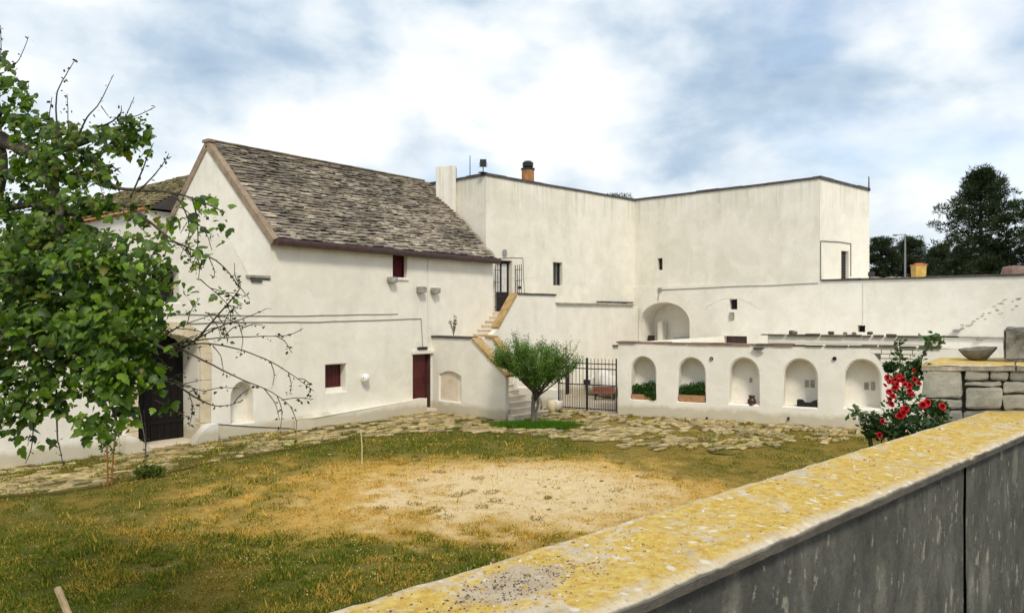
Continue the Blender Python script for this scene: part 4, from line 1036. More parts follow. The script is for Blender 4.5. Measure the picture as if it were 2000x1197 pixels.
# steps: lower flight climbs towards the house, upper flight along it
nst, run, rise = 11, .238, ZL / 11
rr = random.Random(21)
def step(x0, x1, y0, y1, z0, z1, ax):
    m = MB(); ov = .03
    m.box((x0, y0, z0), (x1, y1, z1 - .055))
    j = lambda: rr.uniform(-.012, .012)
    if ax == 'y': m.box((x0 + .002, y0 - ov + j(), z1 - .052), (x1 + .02, y1 - .003, z1 + j() * .5))
    else: m.box((x0 - ov + j(), y0 + .002, z1 - .052), (x1 - .003, y1 - .002, z1 + j() * .5))
    m.build('step', 'step_stone', st_, bevel=.012)
for k in range(nst):
    y0 = -3.96 + run * k * 1.035
    fl_ = .34 * max(0, 1 - k / 4)
    step(6.60 - (.20 if k < 1 else 0), 7.88 + fl_, y0, (-1.24 if k == nst - 1 else y0 + run + .01), -.1 if k == 0 else rise * k - .12, rise * (k + 1), 'y')
    if k > 0: MB().box((6.62, y0 + .02, -.1), (7.86 + fl_ * .9, y0 + run, rise * k - .10)).build('stair_core', 'whitewash', st_)
MB().box((6.60, -1.24, -.1), (7.9, -.01, ZL)).build('landing', 'step_stone', st_, bevel=.015)
nu = 10; r2 = (3.56 - ZL) / nu; ru = .222
for k in range(nu):
    x0 = 7.88 + ru * k
    step(x0, x0 + ru + .01, -1.20, -.01, ZL + r2 * k - .1, ZL + r2 * (k + 1), 'x')
    MB().box((x0 + .02, -1.19, -.1), (x0 + ru, -.02, ZL + r2 * k - .08)).build('stair_core', 'whitewash', st_)
MB().box((7.88 + ru * nu, -1.20, 3.3), (13, .6, 3.55)).build('landing', 'step_stone', st_)
# copings of the front parapet
def slab_along(pl, a, b, wd, th, o0, mat, nm, par):
    A, Bq = pl.w(a[0], a[1], o0), pl.w(b[0], b[1], o0); d = Bq - A; u = d.normalized(); up = u.cross(pl.n)
    if up.z < 0: up = -up
    k = max(1, round(d.length / .7))
    for i in range(k):
        MB().obox(A + d * (i / k) + u * .003, d / k - u * .006, pl.n * wd, up * th * rr.uniform(.92, 1.1)).build(nm, mat, par, bevel=.014)
slab_along(S, (-.02, 2.622), (2.03, 2.622), .38, .075, -.05, 'slate_edge', 'flat_coping', st_)
slab_along(S, (2.05, 2.60), (3.66, 1.395), .40, .10, -.05, 'ochre_stone', 'sloping_coping', st_)
# landing wall T
ZTW = 4.22
mb = MB()
TO = [(.40, -.3), (11.75, -.3), (11.75, 3.86), (4.87, 3.86), (4.87, ZTW), (2.33, ZTW), (1.20, 2.95), (.75, 2.62), (.40, 2.60)]
tdo = T.box(1104, 712, 1118, 776)
panel(mb, T, TO, [(rect(tdo[0], tdo[1], .05, tdo[3]), .22, False, .02)], .24)
mb.build('landing_wall', 'whitewash', st_)
MB().pbox(T, tdo[0] - .02, tdo[1] + .02, .0, tdo[3] + .02, .16, .2).build('yard_door', 'dark_wood', st_)
slab_along(T, (1.18, 2.93), (2.32, ZTW + .01), .34, .10, -.05, 'ochre_stone', 'sloping_coping', st_)
slab_along(T, (2.36, ZTW + .002), (4.89, ZTW + .002), .34, .07, -.05, 'slate_edge', 'flat_coping', st_)
slab_along(T, (4.91, 3.862), (11.2, 3.862), .36, .085, -.09, 'grey_wood', 'terrace_slab', st_)
a, b = T.st(1180, 584)[0], T.st(1238, 584)[0]
slab_along(T, (a, 3.98), (b, 3.98), .4, .07, .02, 'slate_edge', 'terrace_slab', st_)
MB().pbox(T, 4.95, 11.7, 3.4, 3.80, .24, 1.5).build('terrace_floor', 'step_stone', st_)
# outer parapet of the lower flight (falls away towards the yard)
RP = VPl((7.98, -1.3), (7.90, -3.0))
mb = MB(); panel(mb, RP, [(0, -.2), (1.35, -.2), (1.35, 1.55), (.85, 2.05), (.40, 2.56), (0, 2.62)], (), .24); mb.build('stair_parapet', 'whitewash', st_)
for a, b in (((-.02, 2.63), (.40, 2.58)), ((.40, 2.58), (.86, 2.06)), ((.86, 2.06), (1.37, 1.55))): slab_along(RP, a, b, .34, .09, -.05, 'ochre_stone', 'sloping_coping', st_)
# wall step left of the gate
LWp = VPl((9.45, -2.2), (9.6, -3.42))
MB().pbox(LWp, -.9, 1.26, -.2, .74, .0, .30).build('low_wall', 'whitewash_fresh', st_, bevel=.04)
MB().pbox(T, T.st(1196, 676)[0], T.st(1222, 676)[0], 1.98, 2.05, -.10, -.0).build('ledge_stone', 'slate_edge', st_)

m1 = MB(); p = onz(1086, 803); m1.rock((p.x, p.y, .20), (.44, .40, .42), .45, .14, 12); m1.build('boulder', 'whitewash_grey', smooth=True, bevel=.0, label='rounded whitewashed boulder at the left foot of the gate', cat='boulder')
p = onz(1076, 804); m1 = MB(); m1.rock((p.x - .1, p.y - .1, .19), (.22, .3, .45), .4, .08, 13); m1.build('guard_stone', 'portal_stone', smooth=True, label='upright tan stone leaning on the whitewashed boulder by the gate', cat='stone')
p = onz(1055, 803); m1 = MB(); m1.lathe((p.x, p.y + .2, 0), [(.20, 0), (.24, .15), (.22, .35), (.15, .5), (.17, .58), (.12, .56)], 14); m1.build('stone_urn', 'carved_stone', smooth=True, label='dark grey urn behind the trunk of the small tree', cat='urn')

# iron grille at the stair-head door
gr = thing('iron_grille', B.w(bd[0], 3.56, -.2), 'tall open wrought iron grille round the door at the stair head', 'grille')
gs0 = B.st(964, 560)[0]; gs1 = B.st(1006, 560)[0]
for s_ in (gs0, gs0 + .12, gs0 + .24):
    MB().tube([B.w(s_, 3.58, -.12), B.w(s_, 5.55, -.12)], .014, 5).build('bar', 'iron', gr)
for z in (3.75, 4.2, 4.75, 5.25): MB().tube([B.w(gs0 - .05, z, -.12), B.w(gs0 + .32, z, -.12)], .014, 5).build('cross_rail', 'iron', gr)
for k, o_ in enumerate((-.02, -.16, -.30, -.44)):
    MB().tube([B.w(gs1 - .02 * k, 3.65, o_), B.w(gs1 - .02 * k, 5.5, o_)], .014, 5).build('bar', 'iron', gr)
for z in (3.75, 4.3, 4.85, 5.3): MB().tube([B.w(gs1, z, 0), B.w(gs1 - .06, z, -.46)], .013, 5).build('cross_rail', 'iron', gr)
MB().box(B.w(gs1 - .06, 4.5, -.34), B.w(gs1 + .02, 4.62, -.24)).build('lock_box', 'iron', gr)

# ================================================================== GATE
gate = thing('iron_gate', GT.w(1.1, 0), 'black iron double gate of upright bars between stairs and niche wall', 'gate')
GL = 2.24
for lf in range(2):
    s0, s1 = lf * GL / 2 + .02, (lf + 1) * GL / 2 - .015
    for z in (.10, .95, 1.52, 1.70): MB().pbox(GT, s0, s1, z, z + .035, -.018, .018).build('gate_rail', 'iron', gate)
    for i in range(9):
        s_ = s0 + (s1 - s0) * i / 8; th = .030 if i in (0, 8) else .011
        MB().pbox(GT, s_ - th * .7, s_ + th * .7, .06, 1.90 if i not in (0, 8) else 1.92, -th * .7, th * .7).build('bar', 'iron', gate)
        if i < 8:
            q = s_ + (s1 - s0) / 16; MB().pbox(GT, q - .006, q + .006, .12, .95, -.006, .006).build('dog_bar', 'iron', gate)
    MB().pbox(GT, (s1 - .10) if lf == 0 else s0 + .02, (s1 - .02) if lf == 0 else s0 + .10, .98, 1.14, -.03, .03).build('lock_box', 'iron', gate)
p = at(1170, 770, 30.5)
rb = thing('red_bench', (p.x, p.y, 0), 'red bench seen through the bars of the gate', 'bench')
a = VPl(at(1158, 770, 30.2)[:2], at(1192, 770, 30.2)[:2])
MB().pbox(a, 0, .9, .30, .50, 0, .05).build('backrest', 'red_paint', rb); MB().pbox(a, 0, .9, .26, .30, -.4, .05).build('seat', 'red_paint', rb)
for q in (0.05, .8): MB().pbox(a, q, q + .06, 0, .26, -.35, 0).build('leg', 'iron', rb)
for i, (px, d, h) in enumerate(((1180, 31.5, 1.1), (1163, 32, .8), (1190, 30.9, .95))):
    p = at(px, 760, d); m1 = MB(); m1.rock((p.x, p.y, h / 2), (.7, .6, h), .4, .12, 90 + i); m1.build('yard_rock', 'whitewash_grey', smooth=True, label='rough rock in the small court behind the gate, ' + ('tallest', 'lowest', 'beside the gate post')[i], cat='rock', group='rocks behind the gate')

# ================================================================== THINGS IN THE NICHES
def tuft(name, mat, parent, centers, n, size, col, seed, flat=.5, kind='stuff', up=.6):
    g = np.random.default_rng(seed); P = []; 
    for (c, rad) in centers:
        q = g.normal(size=(n, 3)); q /= np.linalg.norm(q, axis=1)[:, None]; q *= g.uniform(.35, 1, (n, 1)) ** .5
        P.append(np.array(c) + q * np.array(rad))
    P = np.concatenate(P); return leaf_cloud(name, mat, parent, P, size, col, g, up, kind)
LEAF_Q = (np.array([(0, 0, 0), (-.32, .45, .06), (0, 1, -.05), (.32, .45, .06), (0, .45, -.02)], float), np.array([(0, 3, 4), (0, 4, 1), (1, 4, 2), (4, 3, 2)]))
def orient(A, g, upv=(0, 0, 1.0), tw=.5):
    A = A / np.linalg.norm(A, axis=1)[:, None]; U = np.array(upv) + g.normal(scale=tw, size=A.shape)
    X = np.cross(A, U); X /= np.linalg.norm(X, axis=1)[:, None] + 1e-9; Z = np.cross(X, A); return np.stack([X, A, Z], 2)
def scatter(tmpl, P, Rm, S_, cols):
    tv, tf = tmpl; n, k = len(P), len(tv)
    V = np.einsum('nij,kj->nki', Rm, tv) * S_[:, None, None] + P[:, None, :]
    Fi = (tf[None] + (np.arange(n) * k)[:, None, None]).reshape(-1, tf.shape[1])
    return V.reshape(-1, 3), Fi, np.repeat(cols, k, 0)
def leafcols(n, base, g, v=.3, hue=.15):
    b = np.array(base)[None] * (1 + g.uniform(-v, v, (n, 1))); b = b * (1 + g.uniform(-hue, hue, (n, 3))); return np.clip(b, .004, 1)
def leaf_cloud(name, mat, parent, P, size, col, g, up=.6, kind='stuff'):
    n = len(P); A = g.normal(size=(n, 3)); A[:, 2] = np.abs(A[:, 2]) * .5 + up * g.normal(.6, .6, n)
    V, Fi, cc = scatter(LEAF_Q, P, orient(A, g, tw=.7), g.uniform(size[0], size[1], n), leafcols(n, col, g))
    return raw_mesh(name, V, Fi, mat, parent, cc, kind)
for i in range(2):
    s0, s1, z0, z1 = NB[i]
    pl_ = thing('planter', N.w((s0 + s1) / 2, z0, .25), ('terracotta trough of trailing greenery in the niche nearest the gate', 'terracotta trough of clipped greenery in the second niche from the gate')[i], 'planter', 'planters in the niches')
    a, b = s0 + .05, s1 - .05
    m1 = MB(); zt = z0 + (.20 if i == 0 else .26)
    m1.pbox(N, a, b, z0 + .005, zt, .03, .07); m1.pbox(N, a, b, z0 + .005, zt, .36, .40); m1.pbox(N, a, a + .04, z0 + .005, zt, .07, .36); m1.pbox(N, b - .04, b, z0 + .005, zt, .07, .36); m1.pbox(N, a, b, z0 + .005, z0 + .03, .07, .36)
    m1.build('trough', 'terracotta', pl_)
    MB().pbox(N, a + .04, b - .04, z0 + .2, zt - .03, .07, .36).build('soil', 'slate_bed', pl_)
    cs = []
    for k in range(9):
        q = a + .08 + (b - a - .16) * k / 8; top = .24 + .14 * (k / 8) + .05 * math.sin(k * 2.1)
        cs.append((tuple(N.w(q, zt + top * .45, .20)), (.13, .15, top * .75)))
    if i == 0: cs += [(tuple(N.w(b - .06, zt - .05, .0)), (.06, .10, .14)), (tuple(N.w(b - .25, zt + .0, .02)), (.06, .12, .08))]
    tuft('foliage', 'leaf_small', pl_, cs, 300, (.035, .075), (.038, .115, .014), 30 + i)
    if True:
        q = b - .08; tuft('sprig', 'leaf_small', pl_, [(tuple(N.w(q, zt + .36, .2)), (.05, .05, .12)), (tuple(N.w(q - .2, zt + .32, .2)), (.05, .05, .08))], 26, (.03, .06), (.05, .07, .03), 40 + i)
s0, s1, z0, z1 = NB[2]; s_ = N.st(1467, 785)[0]
m1 = MB(); c = N.w(s_, z0 + .004, .14)
m1.lathe(c, [(.14, 0), (.14, .02), (.12, .03), (.135, .10), (.13, .18), (.09, .23), (.085, .27), (.105, .29), (.10, .33), (.06, .33)], 16); m1.build('jug', 'jug_glaze', smooth=True, label='small dark red glazed jug in the third niche from the gate', cat='jug')
s0, s1, z0, z1 = NB[3]; a, b = N.st(1556, 790)[0], s1 - .04
tr = thing('black_crate', N.w((a + b) / 2, z0, .2), 'low black crate with dipped side in the fourth niche from the gate', 'crate')
for o0, o1 in ((.06, .085), (.36, .385)):
    zz = z0 + .004; MB().prism([N.w(q, h + zz, o0) for q, h in ((a, 0), (b, 0), (b, .25), (b - .1, .22), (b - .22, .15), (a + .22, .15), (a + .14, .24), (a, .24))], N.n * (o1 - o0)).build('side', 'black_plastic', tr)
for q0, q1 in ((a, a + .025), (b - .025, b)): MB().pbox(N, q0, q1, z0 + .004, z0 + .23, .085, .36).build('end', 'black_plastic', tr)
MB().pbox(N, a + .025, b - .025, z0 + .004, z0 + .03, .085, .36).build('bottom', 'black_plastic', tr)

# ================================================================== FOREGROUND WALL with lichen coping
ZC = 2.85
def gp2(px, py, z=ZC): q = onz(px, py, z); return Vector((q.x, q.y, 0))
f0, f1 = gp2(640, 1197), gp2(1900, 805); n0, n1 = gp2(1130, 1197), gp2(2000, 845)
fd = ((f1 - f0).normalized() + (n1 - n0).normalized()).normalized(); fn = Vector((-fd.y, fd.x, 0))
if fn.dot(f0 - n0) < 0: fn = -fn
width = ((f0 + f1) / 2 - (n0 + n1) / 2).dot(fn)
O_ = (n0 + n1) / 2; O_ = O_ + fd * 0
def wp(s_, o, z): q = O_ + fd * s_ + fn * o; return Vector((q.x, q.y, z))
smin, smax = -8.0, 7.0
fw = thing('yard_wall', wp(0, width / 2, 0), 'grey stained retaining wall with yellow lichen covered coping in the foreground', 'wall')
sj = ((gp2(1700, 868) + gp2(1890, 886)) / 2 - O_).dot(fd)
sj2 = (gp2(1897, 884) - O_).dot(fd)
# body with two slightly offset faces meeting at a straight joint
mb = MB()
def wallface(s0, s1, off, seed):
    nx_, nz_ = max(2, int((s1 - s0) / .08)), 24; k = len(mb.v); vs = []
    for i in range(nx_ + 1):
        for j in range(nz_ + 1):
            s_ = s0 + (s1 - s0) * i / nx_; z = 1.0 + (ZC - .034 - 1.0) * j / nz_
            o = off + .012 * (fbm(s_ * 1.7, z * 1.7, seed) - .5) + .014 * max(0, fbm(s_ * 5, z * 4, seed + 3) - .62)
            vs.append(wp(s_, o, z))
    mb.add(vs, [(i * (nz_ + 1) + j, (i + 1) * (nz_ + 1) + j, (i + 1) * (nz_ + 1) + j + 1, i * (nz_ + 1) + j + 1) for i in range(nx_) for j in range(nz_)])
wallface(smin, sj2 - .006, .030, 1.0); wallface(sj2 + .006, smax, .024, 7.0)
mb.obox(wp(smin, .05, -.3), fd * (smax - smin), fn * (width - .09), Vector((0, 0, ZC - .034 + .3)))
mb.build('wall_body', 'stained_render', fw)
# coping slabs: gridded tops so that edges and surface are worn
def cop(s0, s1, seed):
    m = MB(); nx_, ny_ = max(4, int((s1 - s0) / .035)), 14
    prof = []
    def pt(i, j):
        s_ = s0 + (s1 - s0) * i / nx_; t_ = j / ny_; o = -.028 + (width + .03) * t_
        rim = min(t_, 1 - t_) * (width); ends = min(s_ - s0, s1 - s_)
        z = ZC - .012 * max(0, 1 - rim / .03) ** 2 - .012 * max(0, 1 - ends / .03) ** 2
        z += .009 * (fbm(s_ * 9, o * 9, seed) - .5) + .006 * (fbm(s_ * 31, o * 31, seed) - .5)
        if j in (0, ny_): o += .004 * (fbm(s_ * 7, j, seed + 2) - .5) + .004 * (fbm(s_ * 30, j, seed + 5) - .5)
        return s_, o, z, rim
    vs = []
    gravel = (gp2(1010, 1140) - O_).dot(fd)
    for i in range(nx_ + 1):
        for j in range(ny_ + 1):
            s_, o, z, rim = pt(i, j)
            bare = max(0, 1 - math.hypot((s_ - gravel) / .20, (o - width * .58) / .10) + .5 * (fbm(s_ * 14, o * 14, 3) - .5))
            m.cur = (min(1, rim / (width * .5)), min(1, bare * 1.6), 1.0 if j == 0 else 0); m.add([wp(s_, o, z)], [])
    k = ny_ + 1
    fs = [(i * k + j, (i + 1) * k + j, (i + 1) * k + j + 1, i * k + j + 1) for i in range(nx_) for j in range(ny_)]
    b0 = len(m.v)
    for i in range(nx_ + 1):
        for j in (0, ny_):
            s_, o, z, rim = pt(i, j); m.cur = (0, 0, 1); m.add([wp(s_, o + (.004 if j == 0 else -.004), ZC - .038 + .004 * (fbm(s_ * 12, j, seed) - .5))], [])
    for i in range(nx_):
        fs.append((i * k, b0 + i * 2, b0 + i * 2 + 2, (i + 1) * k)); fs.append((i * k + ny_, (i + 1) * k + ny_, b0 + i * 2 + 3, b0 + i * 2 + 1))
        fs.append((b0 + 2 * i, b0 + 2 * i + 1, b0 + 2 * i + 3, b0 + 2 * i + 2))
    fs.append(tuple(range(0, k)) + (b0 + 1, b0)); fs.append(tuple(nx_ * k + j for j in range(k)) + (b0 + 2 * nx_ + 1, b0 + 2 * nx_))
    m.f += fs; return m
cop(smin, sj - .012, 1.0).build('coping_slab', 'lichen_coping', fw, smooth=False)
cop(sj + .006, smax, 5.0).build('coping_slab', 'lichen_coping', fw, smooth=False)
# flakes, grit and lichen plates lying on the coping
g = np.random.default_rng(5); Vs = []; Fs = []; Cs = []; k = 0
for i in range(2600):
    s_ = g.uniform(-3.2, 4.0); o = g.uniform(.02, width - .02)
    gsp = (gp2(1010, 1140) - O_).dot(fd); grit = False
    if i % 3 == 0: s_, o = gsp + g.normal(0, .16), width * .55 + g.normal(0, .055); grit = True
    if not 0 < o < width: continue
    rad = g.uniform(.0015, .0045) if grit else g.choice([g.uniform(.0015, .004), g.uniform(.005, .011)], p=[.8, .2]); n = 7; h = rad * g.uniform(.1, .35) + .001
    ph = g.uniform(0, 6.28); el = g.uniform(.5, 1)
    rim = [(rad * math.cos(2 * math.pi * j / n + ph) * g.uniform(.7, 1.15), rad * el * math.sin(2 * math.pi * j / n + ph) * g.uniform(.7, 1.15)) for j in range(n)]
    b_ = [tuple(wp(s_ + a, o + c, ZC - .006)) for a, c in rim]; t_ = [tuple(wp(s_ + a * .72, o + c * .72, ZC + h)) for a, c in rim]
    Vs += b_ + t_ + [tuple(wp(s_, o, ZC + h * 1.1))]
    for j in range(n): Fs += [(k + j, k + (j + 1) % n, k + n + (j + 1) % n), (k + j, k + n + (j + 1) % n, k + n + j), (k + n + j, k + n + (j + 1) % n, k + 2 * n)]
    if grit: c_ = [(.10, .08, .06), (.40, .32, .22), (.50, .42, .31), (.24, .18, .13)][int(g.integers(4))]
    else: c_ = [(.58, .52, .42), (.56, .38, .08), (.50, .31, .06), (.66, .60, .50), (.30, .19, .07)][int(g.integers(5))]
    Cs += [c_] * (2 * n + 1); k += 2 * n + 1
t = NT('flake'); t.finish(t.mix(1.0, t.attr('Col'), t.ramp(t.noise(60, 4, .7), [(.3, .7), (.7, 1.15)]), 'MULTIPLY'), .95, t.noise(120, 3), .4, .004, .1)
raw_mesh('lichen_flakes', np.array(Vs), np.array(Fs), 'flake', fw, np.array(Cs), kind='stuff')

# raised ground on the camera's side of the wall
mb = MB(); far = 60
q = [wp(-far, .06, 1.83), wp(far, .06, 1.83), wp(far, -far, 1.83), wp(-far, -far, 1.83)]
nx_ = 60; vs = []; ys = [0.06, -.1, -.3, -.6, -1, -1.6, -2.5, -4, -7, -14, -60]
xs = axis(-60, 60, -4, 6, .2)
mb.cur = (.16, .125, .06)
vs = [wp(x, y, 1.83 + (.05 * (fbm(x * 2, y * 2, 4) - .5) if abs(x) < 8 and y > -5 else 0)) for x in xs for y in ys]; k = len(ys)
mb.add(vs, [(i * k + j, (i + 1) * k + j, (i + 1) * k + j + 1, i * k + j + 1) for i in range(len(xs) - 1) for j in range(k - 1)])
mb.build('upper_ground', 'yard_soil', kind='structure')
# weeds along the wall foot at the lower right
p = wp((gp2(1990, 1170, 1.95) - O_).dot(fd), -.05, 1.85); p = wp(2.62, -.02, 1.85)
tuft('wall_foot_weed', 'leaf_small', None, [((p.x, p.y, 2.0), (.16, .10, .16)), ((p.x + .3 * fd.x, p.y + .3 * fd.y, 1.98), (.14, .1, .12))], 160, (.03, .07), (.10, .10, .02), 71, kind=None)
o = bpy.data.objects['wall_foot_weed']; props(o, 'yellow green weed clump at the foot of the grey wall, lower right corner', 'weed')

# ================================================================== STONE PIER with coping, bowl and trough
PD = 4.9
PP = VPl(at(1797, 700, PD)[:2], at(2000, 700, PD)[:2])
zt = at(1900, 712, PD).z; L_ = 1.02
SK = .74
def skew(m):
    for v in m.v: v += PP.d * SK * max(0, (v - PP.P).dot(PP.n))
    return m
pier = thing('stone_pier', PP.w(.8, 0, .4), 'rough grey stone block pier with lichen topped slab beside the roses', 'stone pier')
skew(MB().pbox(PP, .03, L_, -.1, zt - .042, .035, .80)).build('core', 'bark', pier)
def blk(x0, x1, y0, y1, seed, depth=.2, tone=None):
    s0, s1, z0, z1 = PP.box(x0, y0, x1, y1); z0 = max(z0, 0); m = MB(); rr = random.Random(seed)
    t_ = tone or rr.uniform(.8, 1.25); m.cur = (t_, t_ * .99, t_ * .95); gp_ = .004
    m.obox(PP.w(s0 + gp_, z0 + gp_, rr.uniform(-.012, .006)), PP.d * (s1 - s0 - 2 * gp_), PP.n * depth, Vector((0, 0, z1 - z0 - 2 * gp_)))
    for v in m.v: v += Vector((rr.uniform(-1, 1), rr.uniform(-1, 1), rr.uniform(-1, 1))) * .006
    skew(m)
    bm = bmesh.new(); vv = [bm.verts.new(p) for p in m.v]
    for f in m.f: bm.faces.new([vv[i] for i in f])
    bmesh.ops.recalc_face_normals(bm, faces=bm.faces)
    bmesh.ops.bevel(bm, geom=list(bm.edges), offset=min(.016, (z1 - z0) * .25), segments=2, affect='EDGES', profile=.5)
    bmesh.ops.subdivide_edges(bm, edges=[e for e in bm.edges if e.calc_length() > .05], cuts=3, use_grid_fill=True)
    for v in bm.verts:
        nv_ = noise.noise_vector(v.co * 11 + Vector((seed, 0, 0))); v.co += nv_ * .010 + noise.noise_vector(v.co * 33) * .005
    m2 = MB(); m2.cur = m.cur; bm.verts.index_update(); m2.add([v.co.copy() for v in bm.verts], [tuple(v.index for v in f.verts) for f in bm.faces]); bm.free()
    m2.build('stone_block', 'pier_stone', pier)
rows_ = [(1799, 1878, 722, 778, 1.25), (1800, 1879, 779, 800, 1.05), (1799, 1881, 801, 850, .8),
         (1881, 1931, 722, 744, .95), (1932, 1968, 722, 744, 1.2), (1969, 2032, 722, 744, .9),
         (1881, 1956, 745, 754, 1.0), (1881, 1956, 755, 800, 1.05), (1881, 1960, 801, 850, .7),
         (1958, 2040, 745, 769, 1.1), (1958, 2010, 770, 800, .95), (2011, 2070, 770, 800, .9), (1962, 2080, 801, 850, .7), (2033, 2096, 722, 744, 1), (2041, 2098, 745, 769, 1), (2071, 2098, 770, 800, 1), (2081, 2098, 801, 850, .8)]
for i, (x0, x1, y0, y1, t_) in enumerate(rows_): blk(x0, x1, y0, y1, i + 1, .2, t_ * .95)
zz = PP.st(1900, 850)[1]
for i in range(5):                       # hidden lower courses, down to the yard
    z1 = zz - i * .36
    for j in range(3):
        m = MB(); m.cur = (.9, .9, .85); m.pbox(PP, .01 + j * .34, .335 + j * .34, max(0, z1 - .35), z1, 0, .25); skew(m).build('stone_block', 'pier_stone', pier, bevel=.015)
for j, (a, b) in enumerate(((.0, .62), (.63, 1.06))):
    m = MB(); nn = 24
    for i in range(nn + 1):
        for k in range(13):
            s_ = a + (b - a) * i / nn; o = -.02 + .90 * k / 12; rim = min(o + .02, .88 - o)
            m.cur = (min(1, rim / .3 + .05), 0, 0); m.add([PP.w(s_, zt - .008 * max(0, 1 - rim / .04) + .008 * (fbm(s_ * 8, o * 8, 4) - .5), o)], [])
    m.f += [(i * 13 + k, (i + 1) * 13 + k, (i + 1) * 13 + k + 1, i * 13 + k + 1) for i in range(nn) for k in range(12)]
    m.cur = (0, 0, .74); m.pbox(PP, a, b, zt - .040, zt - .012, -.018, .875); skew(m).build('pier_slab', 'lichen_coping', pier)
# bowl
c = at(1909, 690, 5.35); zb = zt + .003
m1 = MB(); nn = 22; prof = [(.055, 0), (.085, .03), (.118, .075), (.122, .085), (.105, .083), (.07, .045), (.02, .035)]
m1.lathe((c.x, c.y, zb), prof, nn)
for i, v in enumerate(m1.v): v += noise.noise_vector(v * 18) * .006
for v in m1.v: v.z += .012 * (v - c).dot(RGT) / .12 * (v.z - zb) / .085
m1.build('stone_bowl', 'carved_stone', smooth=True, label='small rough grey stone bowl on top of the pier', cat='bowl')
# carved upright stone at the right edge
c = VPl(at(1797, 700, PD + .25)[:2], at(2000, 700, PD + .25)[:2]); e_ = at(1960, 642, PD + .25); c = ((e_ - PP.P).dot(PP.d) - .25 * SK, 0); m1 = MB()
m1.obox(PP.w(c[0], zt + .004, .25), PP.d * .30, PP.n * .3, Vector((0, 0, e_.z - zt)))
bm = bmesh.new(); vv = [bm.verts.new(p) for p in m1.v]
for f in m1.f: bm.faces.new([vv[i] for i in f])
bmesh.ops.bevel(bm, geom=list(bm.edges), offset=.018, segments=2, affect='EDGES'); bmesh.ops.subdivide_edges(bm, edges=[e for e in bm.edges if e.calc_length() > .06], cuts=5, use_grid_fill=True)
cc_ = PP.w(c[0] + .16, zt + .12, .25)
for v in bm.verts:
    dd_ = (v.co - cc_).length; v.co += PP.n * .05 * max(0, 1 - dd_ / .09) + noise.noise_vector(v.co * 14) * .012
m2 = MB(); bm.verts.index_update(); m2.add([v.co.copy() for v in bm.verts], [tuple(v.index for v in f.verts) for f in bm.faces]); bm.free()
skew(m2); m2.build('carved_stone_block', 'carved_stone', label='grey carved stone block standing on the pier at the right edge', cat='stone block')

# ================================================================== BIG BROAD-LEAVED TREE at the left
def smooth_path(pts, k=5):
    pts = [Vector(p) for p in pts]; o = []
    for i in range(len(pts) - 1):
        p0, p1, p2, p3 = pts[max(i - 1, 0)], pts[i], pts[i + 1], pts[min(i + 2, len(pts) - 1)]
        for j in range(k):
            t_ = j / k; o.append(.5 * ((2 * p1) + (p2 - p0) * t_ + (2 * p0 - 5 * p1 + 4 * p2 - p3) * t_ ** 2 + (3 * p1 - p0 - 3 * p2 + p3) * t_ ** 3))
    o.append(pts[-1]); return o
base = at(-70, 900, 6.3); base.z = 0
tree = thing('mulberry_tree', base, 'large leafy mulberry tree filling the left edge, with bare twigs reaching right', 'tree')
mb = MB()
trunk = smooth_path([base, at(-60, 800, 6.3), at(-45, 600, 6.3), at(-25, 450, 6.3), at(2, 330, 6.2), at(-2, 270, 6.2), at(-6, 215, 6.1)])
mb.tube(trunk, [max(.012, .13 - .118 * i / (len(trunk) - 1)) for i in range(len(trunk))], 9)
mb.build('trunk', 'bark', tree, smooth=True)
TW = []
def limb(pxs, d0, d1, r0, r1, nm='branch', mat='bark'):
    n = len(pxs); pts = [at(p[0], p[1], d0 + (d1 - d0) * i / max(1, n - 1)) for i, p in enumerate(pxs)]
    q = smooth_path(pts, 5); m = MB(); jj = random.Random(int(pxs[0][0] * 7 + pxs[-1][1]))
    q = [p + Vector((jj.uniform(-1, 1), jj.uniform(-1, 1), jj.uniform(-1, 1))) * r1 * .7 for p in q]
    m.tube(q, [r0 + (r1 - r0) * (i / (len(q) - 1)) ** .8 for i in range(len(q))], 6); m.build(nm, mat, tree, smooth=True); TW.append(q); return q
limb([(-40, 250), (30, 285), (75, 303), (120, 292), (180, 270), (240, 250), (275, 268)], 6.2, 5.9, .075, .010, mat='bark_grey')
limb([(70, 302), (100, 345), (115, 400), (118, 470), (140, 560), (190, 640)], 6.1, 5.6, .052, .012, mat='bark_grey')
limb([(-30, 480), (40, 520), (120, 560), (200, 600), (260, 640), (330, 690)], 6.2, 5.4, .05, .010)
limb([(-40, 560), (40, 640), (120, 700), (200, 760), (230, 830)], 6.2, 5.3, .045, .009)
limb([(180, 310), (215, 360), (270, 372), (330, 375), (390, 392), (440, 415)], 5.9, 5.4, .020, .004)
limb([(-30, 420), (60, 400), (150, 420), (240, 400), (300, 440), (350, 480)], 6.2, 5.6, .035, .006)
limb([(-25, 300), (-90, 250), (-170, 240), (-240, 280)], 6.2, 6.4, .06, .012)
limb([(-40, 480), (-120, 450), (-210, 470), (-290, 540)], 6.2, 6.6, .05, .01)
limb([(-45, 600), (-130, 600), (-220, 650)], 6.2, 6.0, .045, .01)
limb([(-5, 225), (-20, 150), (-60, 90)], 6.1, 6.3, .04, .01)
NLIMB = 4
limb([(-30, 640), (60, 660), (140, 680), (230, 690), (290, 692)], 6.2, 5.5, .04, .012)
